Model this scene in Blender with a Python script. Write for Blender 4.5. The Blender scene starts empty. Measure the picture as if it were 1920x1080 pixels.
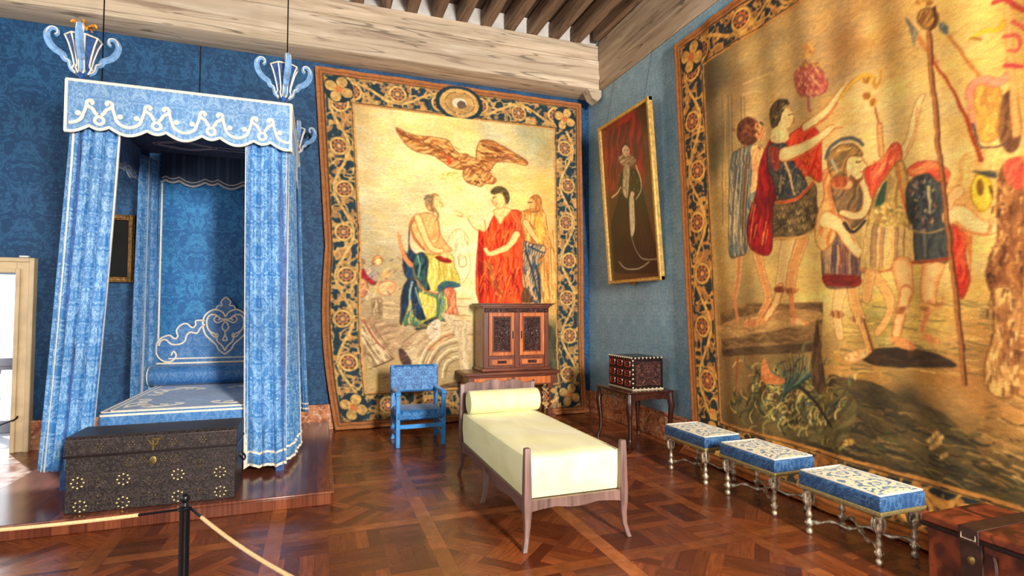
import bpy, math, random
import numpy as np
from mathutils import Vector
random.seed(11)
C = bpy.context.scene.collection
PI = math.pi
R = math.radians
# ------------------------------------------------------------------ camera, world, light, exposure
cam_data = bpy.data.cameras.new('camera')
cam = bpy.data.objects.new('camera', cam_data); C.objects.link(cam)
cam_data.sensor_width = 36.0
cam_data.lens = 1020.0/1920*36
cam_data.clip_start = 0.05
cam.location = (0, 0, 1.7)
cam.rotation_euler = (R(90)+math.atan(40/1020), 0, -R(19.5))
bpy.context.scene.camera = cam
vs = bpy.context.scene.view_settings
vs.view_transform = 'Standard'; vs.look = 'None'; vs.gamma = 1; vs.use_curve_mapping = False
vs.exposure = -0.42
world = bpy.data.worlds.new('daylight'); bpy.context.scene.world = world
world.use_nodes = True
bgn = world.node_tree.nodes['Background']
bgn.inputs[0].default_value = (0.86, 0.93, 1.0, 1); bgn.inputs[1].default_value = 4.5

def area(name, loc, target, sx, sy, watts, col=(1, 1, 1), spread=180):
    l = bpy.data.lights.new(name, 'AREA'); l.shape = 'RECTANGLE'; l.size = sx; l.size_y = sy
    l.energy = watts; l.color = col; l.spread = R(spread)
    o = bpy.data.objects.new(name, l); C.objects.link(o)
    o.location = loc
    d = Vector(target)-Vector(loc)
    o.rotation_euler = d.to_track_quat('-Z', 'Y').to_euler()
    return o
# daylight by unseen rear and left windows; rear-left and far-left are added fill
area('window_light_rear_right', (2.55, -4.9, 3.6), (.8, 8, 2.2), .8, 1.8, 2300, (1.0, .96, .88))
area('fill_light_rear_left', (-2.4, -4.9, 2.8), (-1.0, 5, 2.0), 1.8, 3.2, 30, (.97, .98, 1.0))
area('window_light_left', (-5.5, 1.2, 2.7), (4, 3.6, 2.2), 1.7, 3.2, 215, (1.0, .93, .8))
area('fill_light_left_far', (-5.5, 5.6, 2.7), (2, 5.6, 2.2), 1.5, 3.0, 10, (.97, .98, 1.0))

sun_data = bpy.data.lights.new('sun', 'SUN'); sun_data.energy = 8; sun_data.angle = R(2); sun_data.color = (1, .97, .92)
sun = bpy.data.objects.new('sun', sun_data); C.objects.link(sun)
sun.rotation_euler = Vector((.62, -1, -.74)).to_track_quat('-Z', 'Y').to_euler()

# ------------------------------------------------------------------ helpers: materials
def lin(c):
    return tuple(((v/255)/12.92 if v/255 <= .04045 else ((v/255+.055)/1.055)**2.4) for v in c[:3])
def rgba(c): return lin(c)+(1,)
class NT:
    def __init__(s, name):
        s.mat = bpy.data.materials.new(name); s.mat.use_nodes = True
        s.t = s.mat.node_tree; s.n = s.t.nodes; s.bsdf = s.n['Principled BSDF']
    def new(s, typ, **kw):
        n = s.n.new(typ)
        for k, v in kw.items(): setattr(n, k, v)
        return n
    def link(s, a, b): s.t.links.new(a, b)
    def put(s, sock, v):
        if v is None: return
        if hasattr(v, 'is_output') or isinstance(v, bpy.types.NodeSocket): s.link(v, sock)
        elif isinstance(v, (tuple, list)) and len(v) == 3 and sock.type == 'RGBA': sock.default_value = tuple(v)+(1,)
        else: sock.default_value = v
    def m(s, op, a, b=None, c=None, clamp=False):
        n = s.new('ShaderNodeMath', operation=op); n.use_clamp = clamp
        s.put(n.inputs[0], a)
        if b is not None: s.put(n.inputs[1], b)
        if c is not None: s.put(n.inputs[2], c)
        return n.outputs[0]
    def mr(s, v, a, b, c=0., d=1., smooth=True):
        n = s.new('ShaderNodeMapRange'); n.interpolation_type = 'SMOOTHSTEP' if smooth else 'LINEAR'
        s.put(n.inputs[0], v)
        for i, q in enumerate((a, b, c, d)): n.inputs[1+i].default_value = q
        return n.outputs[0]
    def sep(s, v):
        n = s.new('ShaderNodeSeparateXYZ'); s.link(v, n.inputs[0]); return n.outputs
    def comb(s, x, y, z):
        n = s.new('ShaderNodeCombineXYZ')
        for i, q in enumerate((x, y, z)): s.put(n.inputs[i], q)
        return n.outputs[0]
    def obj(s): return s.new('ShaderNodeTexCoord').outputs['Object']
    def uv(s): return s.new('ShaderNodeTexCoord').outputs['UV']
    def noise(s, vec, scale, detail=3, dist=0., rough=.5, out=0):
        n = s.new('ShaderNodeTexNoise'); s.link(vec, n.inputs['Vector'])
        n.inputs['Scale'].default_value = scale; n.inputs['Detail'].default_value = detail
        n.inputs['Distortion'].default_value = dist; n.inputs['Roughness'].default_value = rough
        return n.outputs[out]
    def mix(s, f, a, b):
        n = s.new('ShaderNodeMix', data_type='RGBA'); s.put(n.inputs[0], f)
        s.put(n.inputs[6], a); s.put(n.inputs[7], b); return n.outputs[2]
    def mul(s, a, b, f=1.):
        n = s.new('ShaderNodeMix', data_type='RGBA', blend_type='MULTIPLY'); n.inputs[0].default_value = f
        s.put(n.inputs[6], a); s.put(n.inputs[7], b); return n.outputs[2]
    def grey(s, v): return s.comb(v, v, v)
    def bump(s, h, strength=.3, dist=.01):
        n = s.new('ShaderNodeBump'); n.inputs['Strength'].default_value = strength
        n.inputs['Distance'].default_value = dist; s.link(h, n.inputs['Height'])
        s.link(n.outputs[0], s.bsdf.inputs['Normal'])
    def fin(s, col, rough=.6, metal=0., sheen=0., spec=None, coat=0.):
        b = s.bsdf.inputs
        s.put(b['Base Color'], col); s.put(b['Roughness'], rough); b['Metallic'].default_value = metal
        if sheen: b['Sheen Weight'].default_value = sheen; b['Sheen Roughness'].default_value = .4
        if spec is not None: b['Specular IOR Level'].default_value = spec
        if coat: b['Coat Weight'].default_value = coat; b['Coat Roughness'].default_value = .12
        return s.mat
    def scale(s, vec, sc):
        n = s.new('ShaderNodeMapping'); n.inputs['Scale'].default_value = sc; s.link(vec, n.inputs[0]); return n.outputs[0]

def damask(name, src, base, light, W=.55, H=.8, rough=.55, sheen=.25, k=1.0):
    t = NT(name)
    if src == 'UV':
        q = t.sep(t.uv()); u, v = q[0], q[1]
    else:
        q = t.sep(t.obj())
        if src == 'XZ': u, v = q[0], q[2]
        elif src == 'YZ': u, v = q[1], q[2]
        elif src == 'XY': u, v = q[0], q[1]
        else: u = t.m('ADD', q[0], t.m('MULTIPLY', q[1], .6)); v = t.m('ADD', q[2], t.m('MULTIPLY', q[1], .7))
    col = t.m('FLOOR', t.m('DIVIDE', u, W))
    par = t.m('FLOORED_MODULO', col, 2.)
    pu = t.m('PINGPONG', u, W/2)
    vv = t.m('ADD', v, t.m('MULTIPLY', par, 0.))
    ang = t.m('MULTIPLY', vv, 2*PI/H)
    rr = H/(2*PI)
    vec = t.comb(t.m('MULTIPLY', pu, 1.), t.m('MULTIPLY', t.m('COSINE', ang), rr), t.m('MULTIPLY', t.m('SINE', ang), rr))
    n1 = t.noise(vec, 3.4/W, 3, 1.8, .55)
    a = t.m('ABSOLUTE', t.m('SUBTRACT', n1, .5))
    line = t.mr(a, .006, .035, 1., 0.)
    blob = t.mr(n1, .56, .62)
    # ogee lattice of the woven pattern
    g = t.m('MULTIPLY', t.m('ADD', t.m('MULTIPLY', t.m('COSINE', ang), .42), .5), W/2)
    d = t.m('ABSOLUTE', t.m('SUBTRACT', pu, g))
    band = t.mr(d, W*.02, W*.05, 1., 0.)
    med = t.m('MULTIPLY', t.m('SUBTRACT', 1., t.mr(t.m('ABSOLUTE', t.m('SUBTRACT', t.m('ADD', t.m('MULTIPLY', pu, pu), t.m('POWER', t.m('MULTIPLY', t.m('SINE', ang), H*.16), 2.)), (W*.2)**2)), .0, .0016*(W/.55)**2)), 1.)
    p = t.m('MAXIMUM', t.m('MAXIMUM', t.m('MULTIPLY', line, .75), t.m('MULTIPLY', blob, .65)), t.m('MULTIPLY', t.m('MULTIPLY', t.m('MAXIMUM', band, med), .6), t.mr(n1, .42, .55, .1, 1.)))
    fine = t.noise(t.obj(), 90, 1)
    p = t.m('MULTIPLY', p, t.m('MULTIPLY', t.mr(fine, .3, .65, .45, 1.), k))
    big = t.noise(t.obj(), 1.1, 2)
    c = t.mix(p, lin(base), lin(light))
    c = t.mul(c, t.grey(t.mr(big, .3, .7, .86, 1.12)))
    t.bump(p, .08, .003)
    return t.fin(c, t.mr(p, 0., 1., rough+.08, rough-.1), 0, sheen)

def plain(name, c, rough=.5, metal=0., var=.12, nscale=8, sheen=0., bump=0., coat=0.):
    t = NT(name); n = t.noise(t.obj(), nscale, 4)
    col = t.mul(lin(c), t.grey(t.mr(n, .3, .7, 1-var, 1+var)))
    if bump: t.bump(t.noise(t.obj(), nscale*6, 3), bump, .004)
    return t.fin(col, rough, metal, sheen, None, coat)

def wood(name, dark, mid, light, axis=0, sc=1., rough=.45, coat=0., bump=.1, crack=False, planks=0.):
    t = NT(name); o = t.obj()
    s = [14*sc]*3; s[axis] = 1.1*sc
    v = t.scale(o, tuple(s)); n = t.noise(v, 1.0, 5, .6, .6)
    n2 = t.noise(t.scale(o, tuple(x*.25 for x in s)), 1.0, 2, .3)
    c = t.mix(t.mr(n, .3, .5), lin(dark), lin(mid)); c = t.mix(t.mr(n, .52, .72), c, lin(light))
    c = t.mul(c, t.grey(t.mr(n2, .3, .7, .82, 1.15)))
    if crack:
        cr = t.noise(t.scale(o, tuple((.45 if i == axis else 9.) for i in range(3))), 1.0, 1, .2)
        k = t.mr(t.m('ABSOLUTE', t.m('SUBTRACT', cr, .5)), .004, .014, .45, 1.)
        c = t.mul(c, t.grey(k))
    if bump: t.bump(n, bump, .004)
    return t.fin(c, rough, 0, 0, None, coat)

M = {}
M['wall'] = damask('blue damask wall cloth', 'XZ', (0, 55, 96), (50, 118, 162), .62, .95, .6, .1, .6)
M['wall_side_glare'] = damask('blue damask wall cloth side with glare', 'YZ', (108, 144, 162), (186, 204, 206), .36, .6, .45, .3, .6)  # same blue cloth, its colours paled to carry the glare on the wall
M['bed_cloth'] = damask('blue damask bed cloth', 'UV', (50, 114, 174), (158, 196, 224), .34, .5, .5, .2, 1.)
M['head_cloth'] = damask('blue damask head cloth', 'XZ', (0, 88, 150), (60, 158, 208), .58, .86, .5, .1, .8)
M['bed_top'] = damask('blue damask coverlet cloth', 'XYZ', (48, 108, 168), (132, 166, 204), .42, .6, .5, .2, .7)
M['valance'] = damask('blue damask valance cloth', 'XYZ', (84, 128, 176), (160, 190, 216), .3, .4, .55, .2, 1.)
M['chair_cloth'] = damask('blue damask chair cloth', 'XYZ', (28, 88, 150), (76, 166, 232), .21, .3, .5, .2, 1.)
M['stool_side'] = damask('blue damask stool cloth', 'XYZ', (26, 68, 114), (90, 136, 176), .3, .38, .5, .15, .9)
def mat_embroidery():
    t = NT('cream scroll embroidery on blue'); o = t.obj(); q = t.sep(o)
    vec = t.comb(t.m('ABSOLUTE', q[0]), t.m('ABSOLUTE', q[1]), 0.)
    n = t.noise(vec, 10, 1, 1.5); w = t.mr(t.m('ABSOLUTE', t.m('SUBTRACT', n, .5)), .06, .1, 1., 0.)
    n2 = t.noise(vec, 17, 1, .5); w = t.m('MAXIMUM', w, t.mr(n2, .62, .65))
    c = t.mix(w, lin((44, 96, 132)), lin((232, 218, 172)))
    t.bump(w, .5, .006)
    return t.fin(c, .6, 0, .3)
M['embroidery'] = mat_embroidery()
M['cream'] = plain('cream braid', (232, 218, 196), .6, 0, .1, 40, .2)
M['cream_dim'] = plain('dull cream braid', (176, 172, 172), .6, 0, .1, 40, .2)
M['beam'] = wood('weathered beam wood', (150, 126, 104), (196, 174, 148), (220, 204, 182), 0, .8, .7, 0, .2, True)
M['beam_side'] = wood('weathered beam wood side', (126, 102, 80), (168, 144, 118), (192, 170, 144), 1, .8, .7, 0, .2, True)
M['joist'] = wood('joist wood', (92, 70, 52), (138, 110, 86), (168, 142, 116), 1, .9, .75, 0, .3, True)
M['boards'] = wood('dark ceiling boards', (48, 36, 28), (84, 64, 50), (104, 82, 64), 1, .9, .8, 0, .2, True)
M['plaster'] = plain('grey plaster', (206, 202, 196), .85, 0, .12, 5, 0, .1)
M['orange_wood'] = wood('honey walnut', (140, 66, 26), (196, 104, 48), (222, 132, 66), 2, 2, .35, .3)
M['armoire'] = wood('dark walnut', (56, 26, 18), (112, 54, 34), (142, 74, 46), 2, 2, .35, .3)
M['armoire_h'] = wood('dark walnut horizontal', (56, 26, 18), (110, 54, 34), (146, 78, 48), 0, 2, .35, .3)
M['daybed'] = wood('dusky walnut', (76, 54, 48), (112, 82, 74), (138, 104, 92), 2, 1.6, .42, .2)
M['daybed_y'] = wood('dusky walnut lengthwise', (70, 48, 42), (104, 76, 66), (128, 96, 84), 1, 1.6, .42, .2)
M['table'] = wood('very dark polished wood', (26, 10, 8), (54, 22, 16), (84, 36, 24), 1, 2, .25, .5)
M['table_v'] = wood('very dark polished leg wood', (26, 10, 8), (50, 20, 15), (74, 32, 22), 2, 2, .25, .5)
M['red_inlay'] = plain('red tortoiseshell inlay', (150, 34, 26), .3, 0, .35, 30, 0, 0, .4)
M['black_wood'] = plain('ebony', (24, 14, 14), .3, 0, .2, 20)
M['bone'] = plain('bone inlay', (190, 172, 140), .4, 0, .1, 20)
M['chair_paint'] = plain('blue cloth covered rails', (48, 138, 212), .5, 0, .15, 14, .2)
M['silver'] = plain('worn silvered carving', (188, 172, 148), .34, .7, .5, 40, 0, .6)
M['gold_fringe'] = plain('dull gold braid', (150, 132, 84), .6, .2, .25, 60, 0, .4)
M['black_metal'] = plain('black painted metal', (14, 16, 20), .3, .3, .1, 10)
M['rope'] = plain('beige rope', (206, 170, 122), .8, 0, .15, 120, 0, .4)
M['brass'] = plain('pale brass', (214, 188, 124), .3, .8, .15, 30)
M['dull_brass'] = plain('aged brass', (120, 100, 58), .4, .8, .2, 30)
M['gold'] = plain('gilt frame', (206, 162, 84), .4, .4, .25, 24, 0, .3)
M['gold_dark'] = plain('tarnished gilt frame', (112, 78, 34), .4, .6, .5, 30, 0, .5)
M['stone_frame'] = plain('beige stone surround', (198, 172, 134), .65, 0, .12, 5, 0, .1)
M['white_stone'] = plain('grey stone balustrade', (128, 124, 128), .8, 0, .06, 5)
M['terrace'] = plain('grey terrace paving', (150, 148, 150), .7, 0, .08, 3)
M['orange_gold'] = plain('orange gold plume', (214, 142, 50), .5, .2, .3, 40, 0, .4)
M['blue_deep'] = damask('deep blue vase cloth', 'XYZ', (24, 62, 124), (70, 122, 186), .16, .2, .5, .2, .9)
M['blue_pale'] = plain('pale blue vase cloth', (120, 164, 212), .55, 0, .2, 26, .3)
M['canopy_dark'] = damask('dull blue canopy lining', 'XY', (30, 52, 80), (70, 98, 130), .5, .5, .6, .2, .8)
M['canvas'] = plain('near black canvas', (9, 8, 8), .95, 0, .5, 3)
M['white_plastic'] = plain('white plastic', (220, 216, 208), .5, 0, .03)
M['void'] = plain('dark shadow board', (20, 16, 14), .8, 0, .1)
M['wall_plain'] = plain('plain pale plaster wall', (186, 172, 150), .8, 0, .06, 3)

def mat_yellow():
    t = NT('pale yellow cotton'); o = t.obj()
    n = t.noise(t.scale(o, (3, 1.2, 3)), 1.4, 3, .6); f = t.noise(o, 160, 1)
    c = t.mix(t.mr(n, .3, .7), lin((224, 214, 154)), lin((236, 230, 178)))
    t.bump(t.m('ADD', n, t.m('MULTIPLY', f, .05)), .35, .03)
    return t.fin(c, .7, 0, .2)
M['yellow'] = mat_yellow()

def mat_marble():
    t = NT('red veined marble'); o = t.obj()
    n = t.noise(o, 9, 5, 1.6); n2 = t.noise(o, 22, 4, 1.)
    c = t.mix(t.mr(n, .38, .6), lin((150, 74, 40)), lin((206, 134, 88)))
    c = t.mix(t.mr(n2, .56, .66), c, lin((216, 186, 158)))
    return t.fin(c, .3)
M['marble'] = mat_marble()

def mat_parquet():
    t = NT('oak parquet in framed panels'); o = t.obj(); q = t.sep(o)
    S = 1.12
    x = t.m('SUBTRACT', q[0], .83); y = t.m('SUBTRACT', q[1], 4.45)
    ix = t.m('ROUND', t.m('DIVIDE', x, S)); iy = t.m('ROUND', t.m('DIVIDE', y, S))
    dx = t.m('ABSOLUTE', t.m('SUBTRACT', x, t.m('MULTIPLY', ix, S))); dy = t.m('ABSOLUTE', t.m('SUBTRACT', y, t.m('MULTIPLY', iy, S)))
    bx = t.m('LESS_THAN', dx, .058); by = t.m('LESS_THAN', dy, .058)
    cx = t.m('FLOOR', t.m('DIVIDE', x, S)); cy = t.m('FLOOR', t.m('DIVIDE', y, S))
    par = t.m('FLOORED_MODULO', t.m('ADD', cx, cy), 2.)
    # panels alternate between straight and diagonal basket weave
    dg = t.m('MULTIPLY', par, .70711)
    k1 = t.m('SUBTRACT', 1., t.m('MULTIPLY', par, 1-.70711))
    a = t.m('ADD', t.m('MULTIPLY', x, k1), t.m('MULTIPLY', y, dg))
    b = t.m('SUBTRACT', t.m('MULTIPLY', y, k1), t.m('MULTIPLY', x, dg))
    Q = .373
    ia = t.m('FLOOR', t.m('DIVIDE', a, Q)); ib = t.m('FLOOR', t.m('DIVIDE', b, Q))
    pq = t.m('FLOORED_MODULO', t.m('ADD', ia, ib), 2.)
    st = t.m('ADD', t.m('MULTIPLY', pq, a), t.m('MULTIPLY', t.m('SUBTRACT', 1., pq), b))
    al = t.m('ADD', t.m('MULTIPLY', pq, b), t.m('MULTIPLY', t.m('SUBTRACT', 1., pq), a))
    w = Q/4
    sid = t.m('FLOOR', t.m('DIVIDE', st, w)); fr = t.m('PINGPONG', st, w/2)
    wn = t.new('ShaderNodeTexWhiteNoise'); wn.noise_dimensions = '3D'
    t.link(t.comb(sid, t.m('ADD', ia, t.m('MULTIPLY', ib, 17.3)), t.m('ADD', cx, t.m('MULTIPLY', cy, 7.1))), wn.inputs[0])
    gr = t.noise(t.comb(t.m('MULTIPLY', st, 55.), t.m('MULTIPLY', al, 5.), sid), 1., 4, .4)
    base = t.mix(wn.outputs[0], lin((84, 38, 20)), lin((150, 78, 38)))
    base = t.mix(t.mr(gr, .35, .7, 0., .6), base, lin((80, 36, 20)))
    gap = t.mr(fr, 0., .004, .55, 1.)
    base = t.mul(base, t.grey(gap))
    # frame bands between the panels
    wn2 = t.new('ShaderNodeTexWhiteNoise'); wn2.noise_dimensions = '3D'
    t.link(t.comb(ix, iy, bx), wn2.inputs[0])
    g2 = t.noise(t.comb(t.m('MULTIPLY', q[0], 8.), t.m('MULTIPLY', q[1], 8.), 0.), 1., 4, .5)
    bandc = t.mix(wn2.outputs[0], lin((126, 66, 32)), lin((166, 94, 48)))
    bandc = t.mul(bandc, t.grey(t.mr(g2, .3, .7, .75, 1.1)))
    edge = t.m('MINIMUM', t.mr(t.m('ABSOLUTE', t.m('SUBTRACT', dx, .058)), 0., .004, .5, 1.), t.mr(t.m('ABSOLUTE', t.m('SUBTRACT', dy, .058)), 0., .004, .5, 1.))
    c = t.mix(t.m('MAXIMUM', bx, by), base, bandc)
    c = t.mul(c, t.grey(edge))
    big = t.noise(o, .9, 3)
    c = t.mul(c, t.grey(t.mr(big, .3, .7, .8, 1.15)))
    rg = t.noise(o, 6, 3)
    t.bump(t.m('ADD', t.m('MULTIPLY', wn.outputs[0], .4), t.m('MULTIPLY', gr, .3)), .12, .003)
    return t.fin(c, t.mr(rg, .3, .7, .2, .34))
M['parquet'] = mat_parquet()
def mat_dais():
    t = NT('polished board platform'); o = t.obj(); q = t.sep(o)
    w = .11; st = q[0]; sid = t.m('FLOOR', t.m('DIVIDE', st, w)); fr = t.m('PINGPONG', st, w/2)
    wn = t.new('ShaderNodeTexWhiteNoise'); wn.noise_dimensions = '2D'; t.link(t.comb(sid, 0., 0.), wn.inputs[0])
    gr = t.noise(t.comb(t.m('MULTIPLY', q[0], 45.), t.m('MULTIPLY', q[1], 4.), q[2]), 1., 4, .4)
    c = t.mix(wn.outputs[0], lin((92, 44, 28)), lin((132, 72, 46)))
    c = t.mix(t.mr(gr, .35, .7, 0., .5), c, lin((48, 24, 18)))
    c = t.mul(c, t.grey(t.mr(fr, 0., .003, .6, 1.)))
    return t.fin(c, .18)
M['dais'] = mat_dais()
def mat_chest():
    t = NT('tooled dark leather'); o = t.obj()
    q = t.sep(o)
    vec = t.comb(t.m('PINGPONG', q[0], .15), q[1], q[2])
    n = t.noise(vec, 24, 3, 2.2); l = t.mr(t.m('ABSOLUTE', t.m('SUBTRACT', n, .5)), .02, .07, 1., 0.)
    v = t.new('ShaderNodeTexVoronoi'); v.inputs['Scale'].default_value = 60; t.link(o, v.inputs['Vector'])
    dots = t.mr(v.outputs['Distance'], .12, .25, 1., 0.)
    c = t.mix(t.m('MAXIMUM', t.m('MULTIPLY', l, .7), t.m('MULTIPLY', dots, .7)), lin((23, 16, 15)), lin((66, 48, 41)))
    t.bump(l, .5, .004)
    return t.fin(c, .42)
M['chest'] = mat_chest()
def mat_trunk():
    t = NT('worn red leather trunk'); o = t.obj()
    n = t.noise(o, 5, 4, .8); n2 = t.noise(t.scale(o, (3, 12, 12)), 1.5, 4, .5)
    c = t.mix(t.mr(n, .35, .65), lin((62, 25, 13)), lin((140, 62, 26)))
    c = t.mix(t.mr(n2, .55, .7, 0., .6), c, lin((40, 18, 12)))
    return t.fin(c, t.mr(n, .3, .7, .35, .5))
M['trunk'] = mat_trunk()
M['trunk_strap'] = plain('dark trunk strap', (58, 34, 24), .4, 0, .2, 20)
def mat_carved(name, a, b):
    t = NT(name); o = t.obj(); q = t.sep(o)
    vec = t.comb(t.m('ABSOLUTE', q[0]), q[1], q[2])
    n = t.noise(vec, 22, 2, 1.6); l = t.mr(t.m('ABSOLUTE', t.m('SUBTRACT', n, .5)), .02, .12, 1., 0.)
    t.bump(l, 1., .02)
    return t.fin(t.mix(l, lin(a), lin(b)), .35)
M['carved'] = mat_carved('carved relief panel', (36, 18, 16), (104, 62, 54))
def mat_textile():
    t = NT('woven wool and silk'); a = t.new('ShaderNodeAttribute'); a.attribute_name = 'weave'
    o = t.obj(); q = t.sep(o)
    s = t.noise(t.scale(o, (90, 90, 260)), 1., 2)
    c = t.mul(a.outputs['Color'], t.grey(t.mr(s, .3, .7, .84, 1.1)))
    t.bump(s, .25, .003)
    return t.fin(c, .8, 0, .1, .25)
M['textile'] = mat_textile()
def mat_painted():
    t = NT('varnished oil paint'); a = t.new('ShaderNodeAttribute'); a.attribute_name = 'weave'
    return t.fin(a.outputs['Color'], .32)
M['painted'] = mat_painted()

# ------------------------------------------------------------------ helpers: meshes
class MB:
    def __init__(s): s.v = []; s.f = []; s.uv = None
    def add(s, vs, fs):
        b = len(s.v); s.v += [tuple(p) for p in vs]; s.f += [tuple(i+b for i in f) for f in fs]; return s
    def box(s, x0, x1, y0, y1, z0, z1):
        vs = [(x, y, z) for x in (x0, x1) for y in (y0, y1) for z in (z0, z1)]
        return s.add(vs, [(0, 1, 3, 2), (4, 6, 7, 5), (0, 4, 5, 1), (2, 3, 7, 6), (0, 2, 6, 4), (1, 5, 7, 3)])
    def frustum(s, c0, a0, b0, c1, a1, b1):   # rectangle centred c0 (half sizes a0,b0) to rectangle centred c1
        vs = []
        for c, a, b in ((c0, a0, b0), (c1, a1, b1)):
            vs += [(c[0]-a, c[1]-b, c[2]), (c[0]+a, c[1]-b, c[2]), (c[0]+a, c[1]+b, c[2]), (c[0]-a, c[1]+b, c[2])]
        return s.add(vs, [(3, 2, 1, 0), (4, 5, 6, 7), (0, 1, 5, 4), (1, 2, 6, 5), (2, 3, 7, 6), (3, 0, 4, 7)])
    def rings(s, rings, cap=True, closed=False):
        n = len(rings[0]); vs = [p for r in rings for p in r]; fs = []
        m = len(rings)
        for i in range(m if closed else m-1):
            j = (i+1) % m
            for k in range(n):
                l = (k+1) % n; fs.append((i*n+k, i*n+l, j*n+l, j*n+k))
        if cap and not closed: fs += [tuple(range(n))[::-1], tuple(range((m-1)*n, m*n))]
        return s.add(vs, fs)
    def lathe(s, prof, cx, cy, n=16, sq=None):
        return s.rings([[(cx+r*math.cos(2*PI*k/n), cy+r*math.sin(2*PI*k/n), z) for k in range(n)] for r, z in prof])
    def tube(s, pts, r, n=8, flat=None, nrm=None, closed=False, cap=True):
        P = [Vector(p) for p in pts]; m = len(P); rings = []
        N = Vector(nrm).normalized() if nrm else None; prev = None
        for i in range(m):
            if closed: T = P[(i+1) % m]-P[i-1]
            else: T = P[min(i+1, m-1)]-P[max(i-1, 0)]
            if T.length < 1e-9: T = Vector((0, 0, 1))
            T.normalize()
            if N is not None:
                B = T.cross(N)
                if B.length < 1e-6: B = prev or T.orthogonal()
                B.normalize(); A = B.cross(T)
            else:
                if prev is None: B = T.orthogonal().normalized()
                else:
                    B = prev-T*prev.dot(T)
                    B = B.normalized() if B.length > 1e-6 else T.orthogonal().normalized()
                A = B.cross(T)
            prev = B
            rr = r[i] if isinstance(r, (list, tuple)) else r
            ra = rr*(flat if flat else 1)
            rings.append([tuple(P[i]+B*rr*math.cos(2*PI*k/n)+A*ra*math.sin(2*PI*k/n)) for k in range(n)])
        return s.rings(rings, cap, closed)
    def prism(s, pts, f, off):   # polygon (list of 2D) mapped by f to 3D, thickened by vector off
        A = [Vector(f(*p)) for p in pts]; n = len(A); o = Vector(off)
        vs = [tuple(p) for p in A]+[tuple(p+o) for p in A]
        return s.add(vs, [tuple(range(n)), tuple(range(n, 2*n))[::-1]]+[(k, (k+1) % n, n+(k+1) % n, n+k) for k in range(n)])
    def sphere(s, c, r, n=12, m=8, sz=1.):
        return s.rings([[(c[0]+r*math.sin(PI*(i+.02)/(m+.04))*math.cos(2*PI*k/n), c[1]+r*math.sin(PI*(i+.02)/(m+.04))*math.sin(2*PI*k/n), c[2]-sz*r*math.cos(PI*(i+.02)/(m+.04))) for k in range(n)] for i in range(m+1)])
    def sheet(s, f, ns, nt, us=1., ut=1.):
        b = len(s.v)
        if s.uv is None: s.uv = {}
        for j in range(nt+1):
            for i in range(ns+1):
                s.v.append(tuple(f(i/ns, j/nt))); s.uv[len(s.v)-1] = (i/ns*us, j/nt*ut)
        for j in range(nt):
            for i in range(ns):
                a = b+j*(ns+1)+i; s.f.append((a, a+1, a+ns+2, a+ns+1))
        return s

def wloc(o):
    v = Vector((0, 0, 0))
    while o: v += o.location; o = o.parent
    return v
def obj(name, mb, mat, parent=None, label=None, smooth=30, bevel=0., solid=0., at=None):
    off = wloc(parent) if parent else Vector(at or (0, 0, 0))
    me = bpy.data.meshes.new(name)
    me.from_pydata([(x-off.x, y-off.y, z-off.z) for x, y, z in mb.v], [], mb.f)
    if mb.uv:
        ul = me.uv_layers.new(name='UVMap'); li = np.zeros(len(me.loops), dtype=np.int32); me.loops.foreach_get('vertex_index', li)
        arr = np.zeros((len(mb.v), 2)); 
        for k, u in mb.uv.items(): arr[k] = u
        ul.data.foreach_set('uv', arr[li].ravel())
    me.validate()
    import bmesh
    if not mb.uv:
        bm = bmesh.new(); bm.from_mesh(me); bmesh.ops.recalc_face_normals(bm, faces=bm.faces); bm.to_mesh(me); bm.free()
    if smooth:
        me.polygons.foreach_set('use_smooth', [True]*len(me.polygons)); me.set_sharp_from_angle(angle=R(smooth))
    me.materials.append(M[mat] if isinstance(mat, str) else mat)
    o = bpy.data.objects.new(name, me); C.objects.link(o)
    if parent: o.parent = parent
    elif at: o.location = at
    if bevel:
        m = o.modifiers.new('bevel', 'BEVEL'); m.width = bevel; m.segments = 2; m.limit_method = 'ANGLE'; m.angle_limit = R(40)
    if solid:
        m = o.modifiers.new('thickness', 'SOLIDIFY'); m.thickness = solid; m.offset = 0
    if label: o['label'] = label
    return o
def thing(name, label, cat, loc, group=None):
    o = bpy.data.objects.new(name, None); C.objects.link(o); o.location = loc; o.empty_display_size = .1
    o['label'] = label; o['category'] = cat
    if group: o['group'] = group
    return o
def tag(o, label, cat, group=None):
    o['label'] = label; o['category'] = cat
    if group: o['group'] = group
    return o
def struct(name, mb, mat, parent=None, **kw):
    o = obj(name, mb, mat, parent, **kw)
    if not parent: o['kind'] = 'structure'
    return o
def dup(root, loc, label):
    r = root.copy(); C.objects.link(r); r.location = loc; r['label'] = label
    for ch in list(root.children):
        c = ch.copy(); C.objects.link(c); c.parent = r
        for g in ch.children:
            d = g.copy(); C.objects.link(d); d.parent = c
    return r
def cr(pts, n=6, closed=False):   # smooth curve through points
    P = [np.array(p, float) for p in pts]; out = []; m = len(P)
    rng = range(m) if closed else range(m-1)
    for i in rng:
        if closed: a, b, c, d = P[i-1], P[i], P[(i+1) % m], P[(i+2) % m]
        else: a, b, c, d = P[max(i-1, 0)], P[i], P[i+1], P[min(i+2, m-1)]
        for k in range(n):
            t = k/n
            out.append(tuple(.5*((2*b)+(c-a)*t+(2*a-5*b+4*c-d)*t*t+(3*b-a-3*c+d)*t**3)))
    if not closed: out.append(tuple(P[-1]))
    return out

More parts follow.
